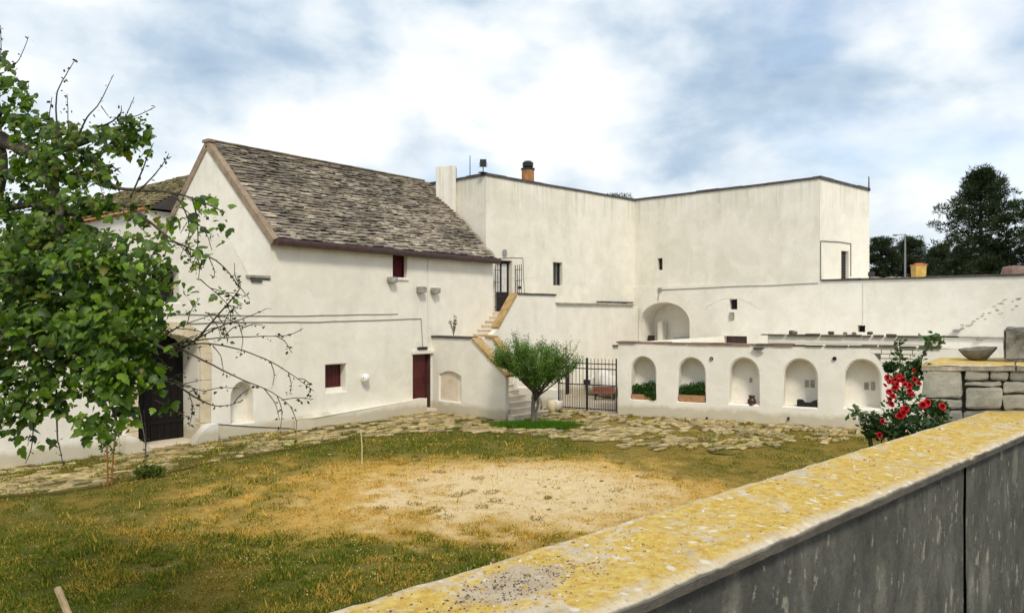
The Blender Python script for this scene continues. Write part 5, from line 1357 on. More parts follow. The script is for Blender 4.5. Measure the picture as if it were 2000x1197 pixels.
TWIGS = [[(285, 690), (340, 672), (415, 661), (500, 657), (560, 655), (592, 641)], [(280, 700), (380, 672), (450, 678), (520, 702), (575, 735), (613, 764)],
 [(345, 678), (400, 705), (470, 740), (530, 765), (572, 797)], [(330, 740), (380, 775), (420, 792), (450, 790), (472, 782)], [(330, 700), (380, 665), (430, 638), (480, 620), (523, 602)],
 [(335, 470), (385, 492), (430, 515), (468, 560), (488, 585)], [(375, 385), (385, 430), (385, 490), (370, 530)], [(330, 375), (355, 400), (370, 450), (352, 500)],
 [(390, 545), (430, 580), (470, 618)], [(385, 662), (430, 610), (466, 568), (468, 545)], [(400, 610), (440, 620), (478, 640)], [(290, 690), (330, 650), (370, 630), (430, 610)],
 [(300, 740), (350, 750), (400, 765)], [(280, 800), (285, 860), (282, 900)], [(90, 740), (70, 800), (62, 870), (50, 905)], [(110, 760), (112, 850), (118, 880), (122, 905)], [(300, 780), (340, 800), (372, 818)],
 [(115, 268), (110, 225), (112, 180), (130, 145), (147, 116)], [(155, 262), (170, 230), (195, 200), (222, 146)], [(190, 248), (215, 240), (235, 222), (237, 207)], [(240, 232), (270, 225), (304, 209)], [(132, 262), (133, 220), (131, 184)],
 [(198, 208), (212, 228)], [(248, 222), (262, 190)], [(95, 235), (101, 190)], [(15, 140), (38, 115), (56, 72)], [(1, 120), (2, 90), (1, 50)], [(255, 385), (275, 340), (290, 300), (300, 280)], [(270, 372), (285, 360), (315, 325), (330, 300)], [(120, 400), (150, 380), (170, 360)],
 [(180, 320), (195, 360), (205, 400)], [(150, 330), (165, 370), (180, 410)], [(240, 390), (262, 430), (300, 470)], [(200, 480), (260, 500), (320, 520)]]
rt = random.Random(2)
for tw in list(TWIGS[:13]):
    for _ in range(4):
        i_ = rt.randrange(1, len(tw)); a_ = tw[i_ - 1]; b_ = tw[i_]; f_ = rt.random(); p_ = (a_[0] + (b_[0] - a_[0]) * f_, a_[1] + (b_[1] - a_[1]) * f_)
        dx_, dy_ = b_[0] - a_[0], b_[1] - a_[1]; L_ = math.hypot(dx_, dy_); an = math.atan2(dy_, dx_) + rt.choice((-1, 1)) * rt.uniform(.35, .9); ln = rt.uniform(25, 70)
        TWIGS.append([p_, (p_[0] + ln * .5 * math.cos(an), p_[1] + ln * .5 * math.sin(an) + rt.uniform(-4, 4)), (p_[0] + ln * math.cos(an + .2), p_[1] + ln * math.sin(an + .2))])
for tw in TWIGS: limb(tw, 5.6, 5.5, .0085 if len(tw) > 3 else .0045, .0022, 'twig', 'bark')
# leaf template: broad, toothed, lobed, folded along the midrib
ol = [(0, 0), (-.16, -.06), (-.36, .06), (-.46, .26), (-.40, .40), (-.27, .46), (-.30, .62), (-.20, .78), (-.08, .92), (0, 1.08), (.08, .92), (.20, .78), (.31, .60), (.26, .45), (.42, .38), (.45, .24), (.35, .05), (.16, -.06)]
lv = [(x, y, -abs(x) * .28 + .10 * y - .26 * y * y) for x, y in ol] + [(0, .25, .02), (0, .55, -.02), (0, .8, -.10)]
nO = len(ol); mids = [nO, nO + 1, nO + 2]; lf = []
def mid(y): return mids[0] if y < .42 else (mids[1] if y < .68 else mids[2])
for i in range(nO):
    j = (i + 1) % nO; a, b = mid(ol[i][1]), mid(ol[j][1]); lf.append((i, j, a))
    if a != b: lf.append((j, b, a))
LEAF_B = (np.array(lv), np.array(lf))
g = np.random.default_rng(12)
CL = [(15, 190, 28, 75, 6.1, .25, 60), (40, 175, 25, 18, 6, .2, 10), (65, 250, 60, 35, 6.0, .3, 85), (165, 275, 85, 36, 5.9, .3, 130), (262, 252, 30, 30, 5.8, .2, 34), (275, 300, 18, 25, 5.8, .15, 8), (130, 325, 95, 42, 5.9, .35, 120), (40, 350, 50, 60, 6.1, .35, 75), (190, 345, 50, 25, 5.8, .2, 22),
      (85, 455, 110, 40, 5.9, .5, 170), (60, 540, 105, 75, 5.7, .6, 380), (215, 520, 105, 75, 5.5, .55, 300), (95, 640, 115, 65, 5.6, .6, 330), (225, 630, 85, 75, 5.4, .5, 270), (225, 725, 58, 65, 5.3, .45, 160), (305, 740, 28, 26, 5.3, .25, 9), (325, 795, 22, 18, 5.3, .2, 7), (60, 760, 75, 55, 5.5, .4, 46), (115, 790, 45, 30, 5.4, .3, 20), (205, 815, 50, 45, 5.3, .35, 62), (30, 862, 30, 18, 5.4, .25, 16), (95, 862, 14, 10, 5.4, .1, 4),
      (280, 440, 60, 45, 5.6, .4, 62), (345, 570, 30, 60, 5.4, .3, 34), (410, 400, 45, 22, 5.45, .25, 16), (432, 450, 22, 35, 5.4, .2, 14), (360, 420, 40, 40, 5.5, .25, 18), (428, 575, 14, 14, 5.4, .1, 4), (360, 610, 12, 10, 5.4, .1, 4), (400, 500, 40, 30, 5.4, .2, 8), (465, 600, 20, 30, 5.4, .2, 2), (10, 700, 40, 60, 5.6, .4, 70), (180, 590, 160, 120, 6.2, .4, 260), (100, 520, 120, 90, 6.3, .3, 220), (200, 720, 70, 60, 5.9, .3, 90), (60, 400, 80, 35, 6.0, .4, 90), (20, 440, 40, 40, 6.0, .3, 50), (170, 395, 60, 25, 5.8, .3, 40), (15, 800, 40, 60, 5.5, .35, 46), (110, 730, 70, 40, 5.5, .35, 50), (310, 660, 36, 36, 5.4, .3, 12), (320, 490, 40, 40, 5.5, .3, 40), (380, 470, 50, 40, 5.4, .25, 18), (-90, 230, 90, 60, 6.3, .5, 120), (-200, 290, 90, 70, 6.4, .5, 130), (-100, 380, 100, 60, 6.3, .5, 130), (-230, 450, 90, 90, 6.5, .5, 150), (-120, 540, 100, 80, 6.3, .6, 170), (-240, 600, 80, 70, 6.3, .5, 120), (-130, 680, 90, 60, 6.1, .5, 110), (-60, 120, 60, 60, 6.2, .4, 70)]
P = []; 
for px, py, rx, ry, d, rd, n in CL:
    n = int(n * (1.15 if px + rx * .6 > 315 else (1.6 if n < 30 else 3.6))); c = at(px, py, d); q = g.normal(size=(n, 3)); q /= np.linalg.norm(q, axis=1)[:, None]; q *= g.uniform(0, 1, (n, 1)) ** (1 / 2.4)
    sx_, sz_ = rx / FPX * d, ry / FPX * d
    P.append(np.array(c)[None] + q[:, :1] * sx_ * np.array(RGT)[None] + q[:, 1:2] * rd * np.array(FWD)[None] + q[:, 2:] * sz_ * np.array((0, 0, 1.))[None])
P = np.concatenate(P); n = len(P)
# gaps: drop leaves where a 3-d noise is low
keep = np.array([noise.noise(Vector(p) * 2.6) + .5 * noise.noise(Vector(p) * 6.5) > -.28 for p in P]); P = P[keep]; n = len(P)
out = g.normal(size=(n, 3)) * .8 + np.array(-FWD) * .45; out[:, 2] = -np.abs(g.normal(.75, .4, n))
Rm = orient(out, g, upv=tuple(np.array(-FWD) * .75 + np.array((0, 0, .9))), tw=.45)
Sz = .028 + .075 * g.uniform(0, 1, n) ** 1.9
tone = g.uniform(0, 1, (n, 1)); cols = np.array((.028, .070, .007)) * (1 - tone) + np.array((.17, .28, .02)) * tone; cols *= g.uniform(.45, 1.25, (n, 1))
yel = g.uniform(size=n) < .07; cols[yel] = np.array((.22, .22, .03)) * g.uniform(.6, 1, (yel.sum(), 1))
# small leaves budding along the bare twigs
TP = []; 
for q in TW[7 + NLIMB:]:
    for p in q[4:]:
        for _ in range(2):
            if rt.random() < .42: TP.append((p.x + rt.uniform(-.02, .02), p.y + rt.uniform(-.02, .02), p.z + rt.uniform(-.03, .01)))
TP = np.array(TP)
order = np.argsort((P - np.array(CAM)) @ np.array(FWD) - Sz * 3)
ntop = 300; top = order[:ntop]; restI = order[ntop:]
V, Fi, cc = scatter(LEAF_B, P[restI], Rm[restI], Sz[restI], cols[restI])
m_ = len(TP); At = g.normal(size=(m_, 3)); At[:, 2] -= .3
V2, F2, c2 = scatter(LEAF_Q, TP, orient(At, g, tw=.8), g.uniform(.015, .045, m_), leafcols(m_, (.045, .065, .02), g))
V = np.concatenate([V, V2]); Fi = np.concatenate([Fi, F2 + len(cc)]); cc = np.concatenate([cc, c2])
crown = raw_mesh('crown', V, Fi, 'leaf_broad', tree, cc, kind='stuff')
lm = []
for k in range(8):
    me = bpy.data.meshes.new('leaf'); me.from_pydata(LEAF_B[0].tolist(), [], LEAF_B[1].tolist()); at_ = me.color_attributes.new('Col', 'FLOAT_COLOR', 'POINT')
    cc_ = np.array((.035, .085, .008)) * (1 - k / 7) + np.array((.16, .26, .02)) * k / 7
    at_.data.foreach_set('color', np.tile(np.array([*cc_, 1.]), len(lv)).astype(np.float32)); me.materials.append(M['leaf_broad']); lm.append(me)
for i in top:
    o = bpy.data.objects.new('leaf', lm[int(tone[i, 0] * 7.99)]); COL.objects.link(o); o.parent = tree
    m4 = Matrix(Rm[i].tolist()).to_4x4(); m4 = Matrix.Translation(Vector(P[i].tolist()) - wloc(tree)) @ m4 @ Matrix.Scale(float(Sz[i]), 4); o.matrix_local = m4

# sapling with russet stems beside the walk, and a thin stalk
b0 = onz(213, 950); sap = thing('young_sapling', b0, 'thin russet stemmed sapling rising from the grass edge below the big tree', 'sapling')
mat_simple('russet_stem', (.30, .13, .045), .7, .3, 10)
for k in range(3):
    m = MB(); e = Vector((random.uniform(-.06, .06), random.uniform(-.06, .06), 0)); m.tube(smooth_path([b0 + e, b0 + e * 1.4 + Vector((0, 0, .45)), b0 + e * 2.2 + Vector((0, 0, .9)), b0 + e * 3.2 + Vector((0, 0, 1.3))], 3), .016, 6); m.build('stem', 'russet_stem', sap)
tuft('foliage', 'leaf_small', sap, [((b0.x, b0.y, .95), (.22, .22, .3)), ((b0.x + .1, b0.y, 1.25), (.28, .28, .25))], 110, (.06, .12), (.06, .12, .016), 81)
b1 = onz(283, 936); m = MB(); m.tube(smooth_path([b1, b1 + Vector((.02, 0, .6)), b1 + Vector((-.05, .02, 1.2)), b1 + Vector((-.14, 0, 1.65))], 4), [.012] * 5 + [.01] * 5 + [.006] * 3, 5)
m.build('tall_weed_stalk', 'bark_grey', label='single bare grey stalk standing at the edge of the walk', cat='stalk')
tuft('grass_tuft', 'grass_blade', None, [((b1.x + .1, b1.y, .10), (.28, .2, .12))], 160, (.08, .2), (.10, .13, .03), 82, kind=None, up=2.2)
props(bpy.data.objects['grass_tuft'], 'green grass tuft round the foot of the bare grey stalk', 'grass tuft')

# ================================================================== SMALL VASE SHAPED TREE by the stairs
sb = onz(1045, 831); stree = thing('small_tree', sb, 'small vase shaped green tree in front of the stairs', 'tree')
rs = random.Random(9); tips = []
def br(pts, r0, r1, nm='branch'):
    q = smooth_path(pts, 4); m = MB(); m.tube(q, [r0 + (r1 - r0) * i / (len(q) - 1) for i in range(len(q))], 6); m.build(nm, 'bark', stree, smooth=True); return q
m = MB()
for k, (o, r_) in enumerate(((-.05, .062), (.09, .042))):
    q = smooth_path([sb + RGT * o + Vector((0, 0, -.05)), sb + RGT * (o * .6 - .03) + Vector((0, 0, .35)), sb + RGT * (o * 1.1) + Vector((0, 0, .75)), sb + RGT * (-o * .6) + Vector((0, 0, 1.15))], 4)
    m.tube(q, [r_ * (1.15 - .3 * i / (len(q) - 1)) for i in range(len(q))], 8)
m.build('trunk', 'bark_grey', stree, smooth=True)
sub = MB()
for k in range(32):
    a = 2 * math.pi * k / 32 * 2.4 + rs.uniform(-.2, .2); rad = rs.uniform(.3, 1.32); zt_ = rs.uniform(1.95, 2.5) - .30 * rad
    dirv = Vector((math.cos(a), math.sin(a), 0)); h0 = rs.uniform(.75, 1.15)
    p0 = sb + Vector((0, 0, h0)); p1 = sb + dirv * rad * .35 + Vector((0, 0, h0 + .32)); p2 = sb + dirv * rad * .75 + Vector((0, 0, h0 + .70)); p3 = sb + dirv * rad + Vector((0, 0, zt_))
    q = br([p0, p1, p2, p3], .030, .008); lk = rs.uniform(.65, 1.35)
    for i in range(6, len(q)):
        for _ in range(rs.choice((2, 3, 4, 5))):
            L = rs.uniform(.2, .55) * lk; e = q[i] + Vector((rs.uniform(-.22, .22) + dirv.x * .16, rs.uniform(-.22, .22) + dirv.y * .16, L))
            sub.tube([q[i], q[i].lerp(e, .5) + dirv * .03, e], [.007, .005, .003], 4, False)
            tips += [(q[i].lerp(e, t_), t_) for t_ in (.15, .3, .45, .6, .72, .84, .93, 1.0)]
            if i < 9: tips += [(q[i], 0)] * 2
sub.build('twigs', 'bark', stree, kind='stuff')
g = np.random.default_rng(3); reps = 4
P = np.array([tuple(p) for p, t_ in tips for _ in range(reps)]); tt = np.array([t_ for p, t_ in tips for _ in range(reps)]); P += g.normal(scale=.05, size=P.shape); n = len(P)
A = g.normal(size=(n, 3)); A[:, 2] += 1.1
cols = leafcols(n, (.085, .19, .016), g, .4, .15); mixc = (tt[:, None] * .55) * g.uniform(.4, 1, (n, 1)); cols = cols * (1 - mixc) + np.array((.17, .21, .06)) * mixc
Sz = g.uniform(.045, .085, n) * (1 - .35 * tt)
V, Fi, cc = scatter(LEAF_Q, P, orient(A, g, tw=.8), Sz, cols); raw_mesh('crown', V, Fi, 'leaf_small', stree, cc, kind='stuff')

# sprig on the stair parapet
p = S.w(S.st(880, 655)[0], 2.70, .15)
sp = thing('potted_sprig', p, 'thin leafy sprig growing from the stair parapet', 'plant'); pts = []
for k in range(9):
    e = p + Vector((rs.uniform(-.2, .2), rs.uniform(-.2, .2), rs.uniform(.45, .8))); m = MB(); q = smooth_path([p, p.lerp(e, .5) + Vector((rs.uniform(-.03, .03), 0, .02)), e], 4); m.tube(q, .006, 4); m.build('stem', 'bark', sp); pts += [tuple(x) for x in q[3:]] * 4
pts = np.array(pts) + g.normal(scale=.025, size=(len(pts), 3)); leaf_cloud('leaves', 'leaf_small', sp, pts, (.03, .06), (.085, .10, .04), g, 1.0)

# ================================================================== ROSES by the pier
rbx = at(1775, 860, 4.75); rbx.z = 0
rose = thing('rose_bush', rbx, 'rose bush with bright red blooms between the lichen wall and the pier', 'rose bush')
rs = random.Random(4); RC = [(1770, 800, 42, 35, 4.72), (1745, 830, 38, 26, 4.7), (1800, 815, 48, 24, 4.62), (1700, 828, 22, 22, 4.85), (1712, 845, 25, 15, 4.8), (1765, 745, 28, 35, 4.9), (1785, 735, 10, 30, 4.95), (1738, 720, 8, 10, 4.95), (1828, 800, 22, 16, 4.6), (1760, 850, 40, 16, 4.65), (1795, 830, 45, 14, 4.5)]
for k in range(14):
    c = rs.choice(RC); e = at(c[0] + rs.uniform(-.6, .6) * c[2], c[1] + rs.uniform(-.5, .5) * c[3], c[4])
    q = smooth_path([rbx + Vector((rs.uniform(-.15, .15), rs.uniform(-.15, .15), 0)), rbx.lerp(e, .45) + Vector((rs.uniform(-.1, .1), rs.uniform(-.1, .1), .2)), rbx.lerp(e, .8) + Vector((0, 0, .1)), e], 4); m = MB(); m.tube(q, [.016 - .012 * i / (len(q) - 1) for i in range(len(q))], 5); m.build('stem', 'bark', rose)
vine = [(1795, 745), (1800, 730), (1800, 700), (1812, 680), (1820, 662), (1836, 668)]
q = smooth_path([at(x, y, 4.95) for x, y in vine], 5); m = MB(); m.tube(q, .005, 5); m.build('stem', 'bark', rose)
q2 = smooth_path([at(x, y, 4.95) for x, y in ((1768, 745), (1758, 712), (1760, 695), (1756, 668))], 4); m = MB(); m.tube(q2, .004, 5); m.build('stem', 'bark', rose)
q3 = smooth_path([at(x, y, 4.8) for x, y in ((1710, 830), (1690, 815), (1672, 805), (1665, 812))], 4); m = MB(); m.tube(q3, .004, 5); m.build('stem', 'bark', rose)
tuft('foliage', 'leaf_small', rose, [(tuple(at(x, y, d)), (rx / FPX * d, rx / FPX * d, ry / FPX * d)) for x, y, rx, ry, d in RC], 210, (.022, .045), (.035, .075, .018), 91)
pts = np.array([tuple(x) for qq in (q, q2, q3) for x in qq[3:] for _ in range(4)]) + g.normal(scale=.018, size=(4 * sum(len(qq) - 3 for qq in (q, q2, q3)), 3)); leaf_cloud('vine_leaves', 'leaf_small', rose, pts, (.03, .06), (.07, .12, .035), g, .2)
# bloom: whorls of curved petals
def bloom_mesh():
    m = MB()
    for ring, (cnt, tilt, rad, ln, wd) in enumerate(((3, 80, .006, .024, .022), (5, 66, .010, .030, .028), (6, 48, .012, .034, .032), (7, 26, .012, .038, .036))):
        for k in range(cnt):
            a = 2 * math.pi * (k + ring * .37) / cnt; ct, st2 = math.cos(R(tilt)), math.sin(R(tilt)); vs = []
            for i in range(4):
                for j in (-1, 0, 1):
                    t_ = i / 3; curl = -.25 * t_ * t_ * (1 if ring > 1 else -.8)
                    x = rad + ln * t_ * ct; z = ln * t_ * st2 + ln * curl * .6 + .004; y = j * wd * .5 * (math.sin(math.pi * (.18 + .62 * t_))); x -= abs(j) * .006 * (1 if ring < 2 else .4)
                    vs.append((x * math.cos(a) - y * math.sin(a), x * math.sin(a) + y * math.cos(a), z))
            r_ = .22 + .13 * ring; m.cur = (r_, .004 + .005 * ring, .012 + .006 * ring); m.add(vs, [(i * 3 + j, (i + 1) * 3 + j, (i + 1) * 3 + j + 1, i * 3 + j + 1) for i in range(3) for j in range(2)])
    return m
b0_ = bloom_mesh().build('bloom', 'petal', rose, smooth=True)
BL = [(1737, 745, 4.75), (1758, 738, 4.78), (1787, 741, 4.78), (1777, 763, 4.6), (1737, 765, 4.65), (1738, 780, 4.66), (1748, 757, 4.72), (1718, 849, 4.6), (1841, 793, 4.42), (1803, 790, 4.48), (1812, 786, 4.5), (1765, 805, 4.5), (1770, 797, 4.52), (1758, 811, 4.5), (1724, 822, 4.65), (1786, 724, 4.85), (1768, 750, 4.7), (1729, 752, 4.75), (1749, 742, 4.8), (1744, 772, 4.66), (1733, 738, 4.8), (1752, 750, 4.72), (1764, 742, 4.76), (1795, 748, 4.75), (1780, 770, 4.62), (1741, 788, 4.66), (1776, 752, 4.72)]
for i, (x, y, d) in enumerate(BL):
    o = b0_ if i == 0 else b0_.copy()
    if i: COL.objects.link(o); o.parent = rose
    o.location = at(x, y, d) - wloc(rose); dv = (-FWD * rs.uniform(.6, 1.2) + Vector((rs.uniform(-.5, .5), rs.uniform(-.5, .5), rs.uniform(.2, .9))))
    o.rotation_euler = dv.to_track_quat('Z', 'Y').to_euler(); o.scale = [rs.uniform(.38, .62) if y > 736 else .38] * 3

# ================================================================== FAR TREES, lamp post
def pine(label, px, ytop, wpx, d, seed, zb=1.0, layers=11, dens=1.0, name='pine_tree', col=(.034, .052, .021), round_=False):
    g = np.random.default_rng(seed); r_ = random.Random(seed); p = at(px, 500, d); b = Vector((p.x, p.y, zb)); top = at(px, ytop, d).z; H = top - zb; Wd = wpx / FPX * d / 2
    t = thing(name, b, label, 'tree', None)
    m = MB(); m.tube(smooth_path([b, b + Vector((.1, 0, H * .4)), b + Vector((-.1, .1, H * .75)), b + Vector((0, 0, H * .96))], 4), [.28 * (1 - .075 * i) for i in range(13)], 7); m.build('trunk', 'bark', t, smooth=True)
    pf = []; lim = MB()
    nbr = int(layers * 6 * dens)
    for k in range(nbr):
        f_ = ((k + r_.random()) / nbr); z = zb + H * ((.12 if round_ else .30) + (.86 if round_ else .68) * f_)
        prof = math.sqrt(max(.02, 1 - (2 * f_ - .85) ** 2 / 1.45)) if round_ else max(.14, (1.02 - .92 * f_ ** 4.2) * (.80 + .55 * noise.noise(Vector((f_ * 6, seed, 0)))))
        a = k * 2.39996 + r_.uniform(-.4, .4); L = Wd * prof * r_.uniform(.45, 1.1)
        e = Vector((b.x + L * math.cos(a), b.y + L * math.sin(a), z + L * r_.uniform(.0, .45)))
        s0 = Vector((b.x, b.y, z - L * .15)); q = smooth_path([s0, s0.lerp(e, .55) + Vector((0, 0, -.06 * L)), e], 3); lim.tube(q, [.07, .06, .05, .04, .03, .025, .02], 4, False)
        for f2 in (.4, .6, .78, .9, 1.0):
            if r_.random() < (.95 if round_ else .72): c = s0.lerp(e, f2); w_ = .3 + .35 * (1 - f2); pf.append((c.x + r_.uniform(-w_, w_), c.y + r_.uniform(-w_, w_), c.z + r_.uniform(-.1, .45), r_.uniform(.35, .85) * (Wd / 4.5) ** .4))
    lim.build('limbs', 'bark', t, kind='stuff')
    pf = np.array(pf); per = 120; n = len(pf) * per; C = np.repeat(pf[:, :3], per, 0); rad = np.repeat(pf[:, 3], per)[:, None]
    q = g.normal(size=(n, 3)); q /= np.linalg.norm(q, axis=1)[:, None]; q[:, 2] *= .6; Pp = C + q * rad * g.uniform(.2, 1, (n, 1)) ** .5
    A = q + g.normal(scale=.35, size=(n, 3)); A[:, 2] += .5
    tv = np.array([(-.13, 0, 0), (.13, 0, 0), (0, 1, 0.)]); tf = np.array([(0, 1, 2)])
    V, Fi, cc = scatter((tv, tf), Pp, orient(A, g, tw=1.0), g.uniform(.16, .38, n) * (Wd / 4.5) ** .3, leafcols(n, col, g, .45, .2))
    raw_mesh('crown', V, Fi, 'needle', t, cc, kind='stuff')
pine('tall dark pine with sky gaps standing above the terrace wall at right', 1918, 336, 215, 58, 3, 0, 15)
pine('second dark pine cut by the right edge of the picture', 2030, 405, 170, 56, 6, 0, 9)
pine('round topped dark tree just right of the flat roofed house', 1722, 468, 85, 85, 7, 0, 8, 2.2, 'round_tree', (.034, .050, .021), True)
pine('round topped dark tree behind the street lamp', 1778, 468, 80, 88, 8, 0, 8, 2.2, 'round_tree', (.032, .048, .020), True)
pine('low dark tree between the lamp post and the tall pine', 1832, 486, 70, 80, 9, 0, 7, 2.2, 'round_tree', (.034, .052, .022), True)
pine('low dark bush under the tall pine, above the terrace edge', 1880, 492, 110, 75, 10, 0, 6, 1.2, 'round_tree', (.032, .048, .020), True)
pine('low dark bush right of the tall pine trunk', 1945, 480, 100, 70, 13, 0, 6, 1.2, 'round_tree', (.032, .048, .020), True)
p = at(1768, 530, 62); zt = at(1768, 457, 62).z
lp_ = thing('street_lamp', (p.x, p.y, 0), 'slim grey street lamp rising behind the terrace wall', 'street lamp')
MB().tube([(p.x, p.y, 0), (p.x, p.y, zt * .5), (p.x, p.y, zt)], [.12, .09, .06], 8).build('pole', 'galvanised', lp_)
e = at(1752, 459, 62); MB().tube([(p.x, p.y, zt - .03), (e.x, e.y, e.z)], .035, 6).build('arm', 'galvanised', lp_)
e2 = at(1748, 459, 62); MB().rock((e2.x, e2.y, e2.z - .02), (.5, .3, .12), .3, .02, 2).build('lamp_head', 'galvanised', lp_)
# dark bush showing over the parapet in the corner
p = at(1212, 388, 40); rbush = thing('roof_bush', (p.x, p.y, 8.9), 'dark bush showing above the parapet at the inner roof corner', 'bush')
MB().lathe((p.x, p.y, 8.9), [(.3, 0), (.36, .25), (.3, .25)], 10).build('pot', 'terracotta', rbush)
tuft('foliage', 'leaf_small', rbush, [(tuple(at(x, 385, 40)), (.32, .3, .22)) for x in (1192, 1203, 1214, 1226)], 120, (.05, .11), (.022, .035, .015), 55)

# ================================================================== STICKS, STAKES
s0 = onz(707, 907); m = MB(); m.tube([s0, s0 + Vector((0, 0, .45)), s0 + RGT * -.03 + Vector((0, 0, .82))], [.013, .012, .011], 6); m.build('garden_stake', 'pale_stick', label='thin pale upright stake in the dry grass before the house', cat='stake')
a, b = at(112, 1148, 8.0), at(150, 1240, 7.7); b.z = max(b.z, 0); a2 = a
d = (b - a).normalized(); m = MB(); m.tube([a, a.lerp(b, .5), a + d * ((a.z + .1) / -d.z)], [.035, .037, .04], 7); m.build('leaning_pole', 'stake_wood', label='leaning tan wooden pole at the lower left corner', cat='pole')

# ================================================================== GRASS
g = np.random.default_rng(21)
def blades(N_, xr, dr, hfun, seed):
    g = np.random.default_rng(seed); P = []; C_ = []; Hh = []
    d = np.sqrt(g.uniform(dr[0] ** 2, dr[1] ** 2, N_)) if False else g.uniform(dr[0], dr[1], N_); u = g.uniform(-.95, .76, N_)
    for di, ui in zip(d, u):
        x, y = from_cam(ui * di, di)
        pv = inside(x, y, PAVE)
        if pv:
            if fbm(x * .7, y * .7, 20) < .36 + .25 * g.random() or y > -.05: continue
            if x > 6.3 and y > -3.9: continue
        if (Vector((x, y, 0)) - O_).dot(fn) < width + .02: continue
        s_, dr_, gr_ = patch(x, y); v = fbm(x * 2.6, y * 2.6, 12)
        dens = (1 - s_ * .97) * (.55 + 1.0 * sm(.38, .60, v))
        if g.random() > dens: continue
        c = Vector((.46, .28, .07)).lerp(Vector((.64, .43, .12)), g.random()) if g.random() < .10 + .30 * sm(.50, .62, fbm(x * .8, y * .8, 31)) + .8 * dr_ * (1 - gr_) else Vector((.05, .095, .010)).lerp(Vector((.26, .26, .05)), g.random() ** 1.3)
        if g.random() > .35 + .65 * max(gr_, dr_): c = Vector((.27, .19, .05))
        tall = (.022 + .034 * gr_ * sm(.36, .62, v) + .022 * dr_ * sm(.45, .7, v)) * g.uniform(.5, 1.6)
        if g.random() < .008: tall *= 2.4
        P.append((x, y, gz(x, y, s_, pv) - .025 + (.055 if pv else 0))); C_.append(tuple(c * g.uniform(.55, 1.45))); Hh.append(tall)
    return np.array(P), np.array(C_), np.array(Hh)
P, C1, Hh = blades(350000, None, (11.5, 21.5), None, 1)
Pn, Cn, Hn = blades(310000, None, (8.3, 11.9), None, 2)
P, C1, Hh = np.concatenate([P, Pn]), np.concatenate([C1, Cn]), np.concatenate([Hh, Hn])
n = len(P); A = g.normal(scale=.55, size=(n, 3)); A[:, 2] = 1
Rm = orient(A, g, upv=(0, 1, 0.), tw=1.0)
V = np.zeros((n, 3, 3)); wd_ = Hh * .045 + .0026 + (P[:, 0] * 0)
ddep = (P - np.array(CAM)) @ np.array(FWD); wd_ = wd_ * (.7 + ddep / 16)
V[:, 0] = P - Rm[:, :, 0] * wd_[:, None]; V[:, 1] = P + Rm[:, :, 0] * wd_[:, None]; V[:, 2] = P + Rm[:, :, 1] * Hh[:, None]
grass = raw_mesh('grass', V.reshape(-1, 3), np.arange(n * 3).reshape(-1, 3), 'grass_blade', None, np.repeat(C1, 3, 0), kind='stuff')
props(grass, 'patchy green and straw coloured grass covering the yard', 'grass')
# bright green ring of grass round the small tree
q = g.normal(size=(9000, 2)) * np.array((.50, .26)); P = []
for a, b in q:
    x, y = from_cam(.75 + a + .05, 22.85 + b); P.append((x, y, .04))
P = np.array(P); n = len(P); A = g.normal(scale=.5, size=(n, 3)); A[:, 2] = 1; Rm = orient(A, g, upv=(0, 1, 0.), tw=1.); Hh = g.uniform(.06, .16, n)
V = np.zeros((n, 3, 3)); V[:, 0] = P - Rm[:, :, 0] * .012; V[:, 1] = P + Rm[:, :, 0] * .012; V[:, 2] = P + Rm[:, :, 1] * Hh[:, None]
o = raw_mesh('lush_grass', V.reshape(-1, 3), np.arange(n * 3).reshape(-1, 3), 'grass_blade', None, np.repeat(leafcols(n, (.075, .17, .016), g), 3, 0), kind='stuff'); props(o, 'bright green grass round the foot of the small tree', 'grass')
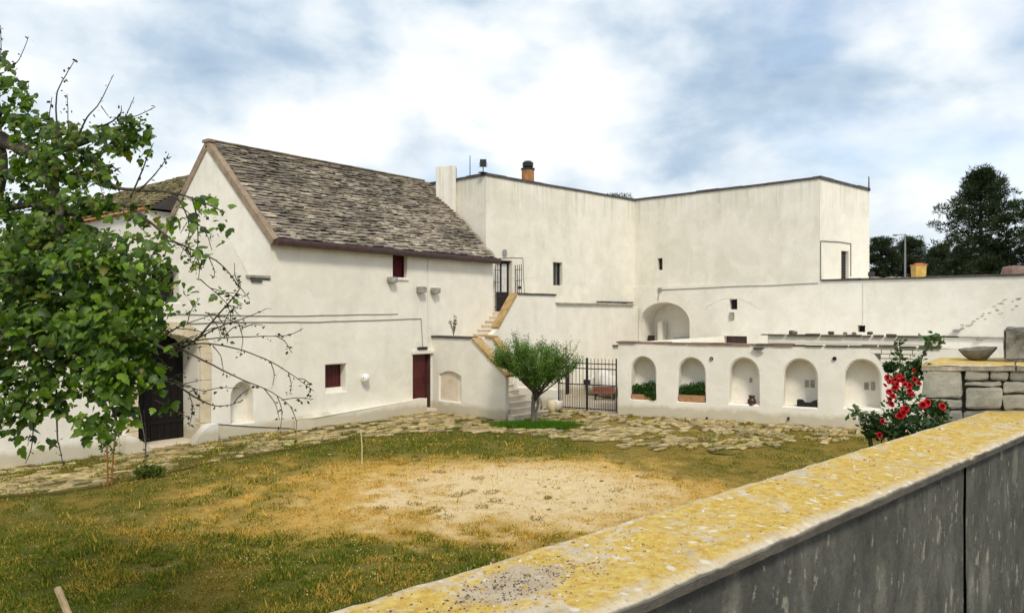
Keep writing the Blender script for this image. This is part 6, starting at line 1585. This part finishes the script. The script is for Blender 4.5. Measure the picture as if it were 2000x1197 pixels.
# pale wild flowers in the near grass, pebbles on the bare patch
P = []
for _ in range(2600):
    d = g.uniform(9, 12.5); x = g.normal(-2.0, 1.6); 
    if g.random() < .25: x, d = g.normal(.9, .8), g.uniform(9.5, 11)
    X, Y = from_cam(x, d)
    if (Vector((X, Y, 0)) - O_).dot(fn) < width + .05 or fbm(X * 1.5, Y * 1.5, 40) < .54: continue
    P.append((X, Y, gz(X, Y) + g.uniform(.02, .07)))
P = np.array(P); n = len(P); tv = np.array([(math.cos(a), math.sin(a), 0) for a in np.linspace(0, 2 * math.pi, 6)[:-1]] + [(0, 0, .3)]); tf = np.array([(i, (i + 1) % 5, 5) for i in range(5)])
A = g.normal(scale=.4, size=(n, 3)); A[:, 1] += 1
V, Fi, cc = scatter((tv, tf), P, orient(A, g, tw=.4), g.uniform(.006, .013, n), leafcols(n, (.55, .53, .24), g, .25, .1)); o = raw_mesh('wild_flowers', V, Fi, 'grass_blade', None, cc, kind='stuff'); props(o, 'tiny pale yellow flowers scattered in the near grass', 'flowers')
peb = MB(); rp = random.Random(6)
for _ in range(120):
    x, d = rp.gauss(1.0, 2.0), rp.gauss(14.6, 1.8); X, Y = from_cam(x, d)
    if (Vector((X, Y, 0)) - O_).dot(fn) < width + .1 or inside(X, Y, PAVE): continue
    s_ = rp.choice((.015, .02, .02, .03, .05)); gq = rp.uniform(.35, 1.1); peb.cur = (gq, gq * .95, gq * .85)
    peb.rock((X, Y, gz(X, Y) - .02 + s_ * .15), (s_ * 1.6, s_ * 1.2, s_ * .6), .5, .12, rp.randint(0, 9999))
o = peb.build('pebbles', 'paving', kind='stuff'); props(o, 'small stones scattered over the bare sandy patch', 'pebbles')
# low dry clods and tufts on the bare earth
cl = []
for _ in range(26):
    x, d = rp.gauss(.6, 2.2), rp.gauss(14.3, 1.7); X, Y = from_cam(x, d)
    if (Vector((X, Y, 0)) - O_).dot(fn) > width + .2: cl.append(((X, Y, gz(X, Y)), (rp.uniform(.08, .26), rp.uniform(.08, .2), .025)))
tuft('dry_tufts', 'grass_blade', None, cl, 80, (.02, .045), (.30, .21, .06), 66, up=.9); props(bpy.data.objects['dry_tufts'], 'low dry grass tufts dotted over the bare sandy patch', 'grass')
print('objects', len(bpy.data.objects))
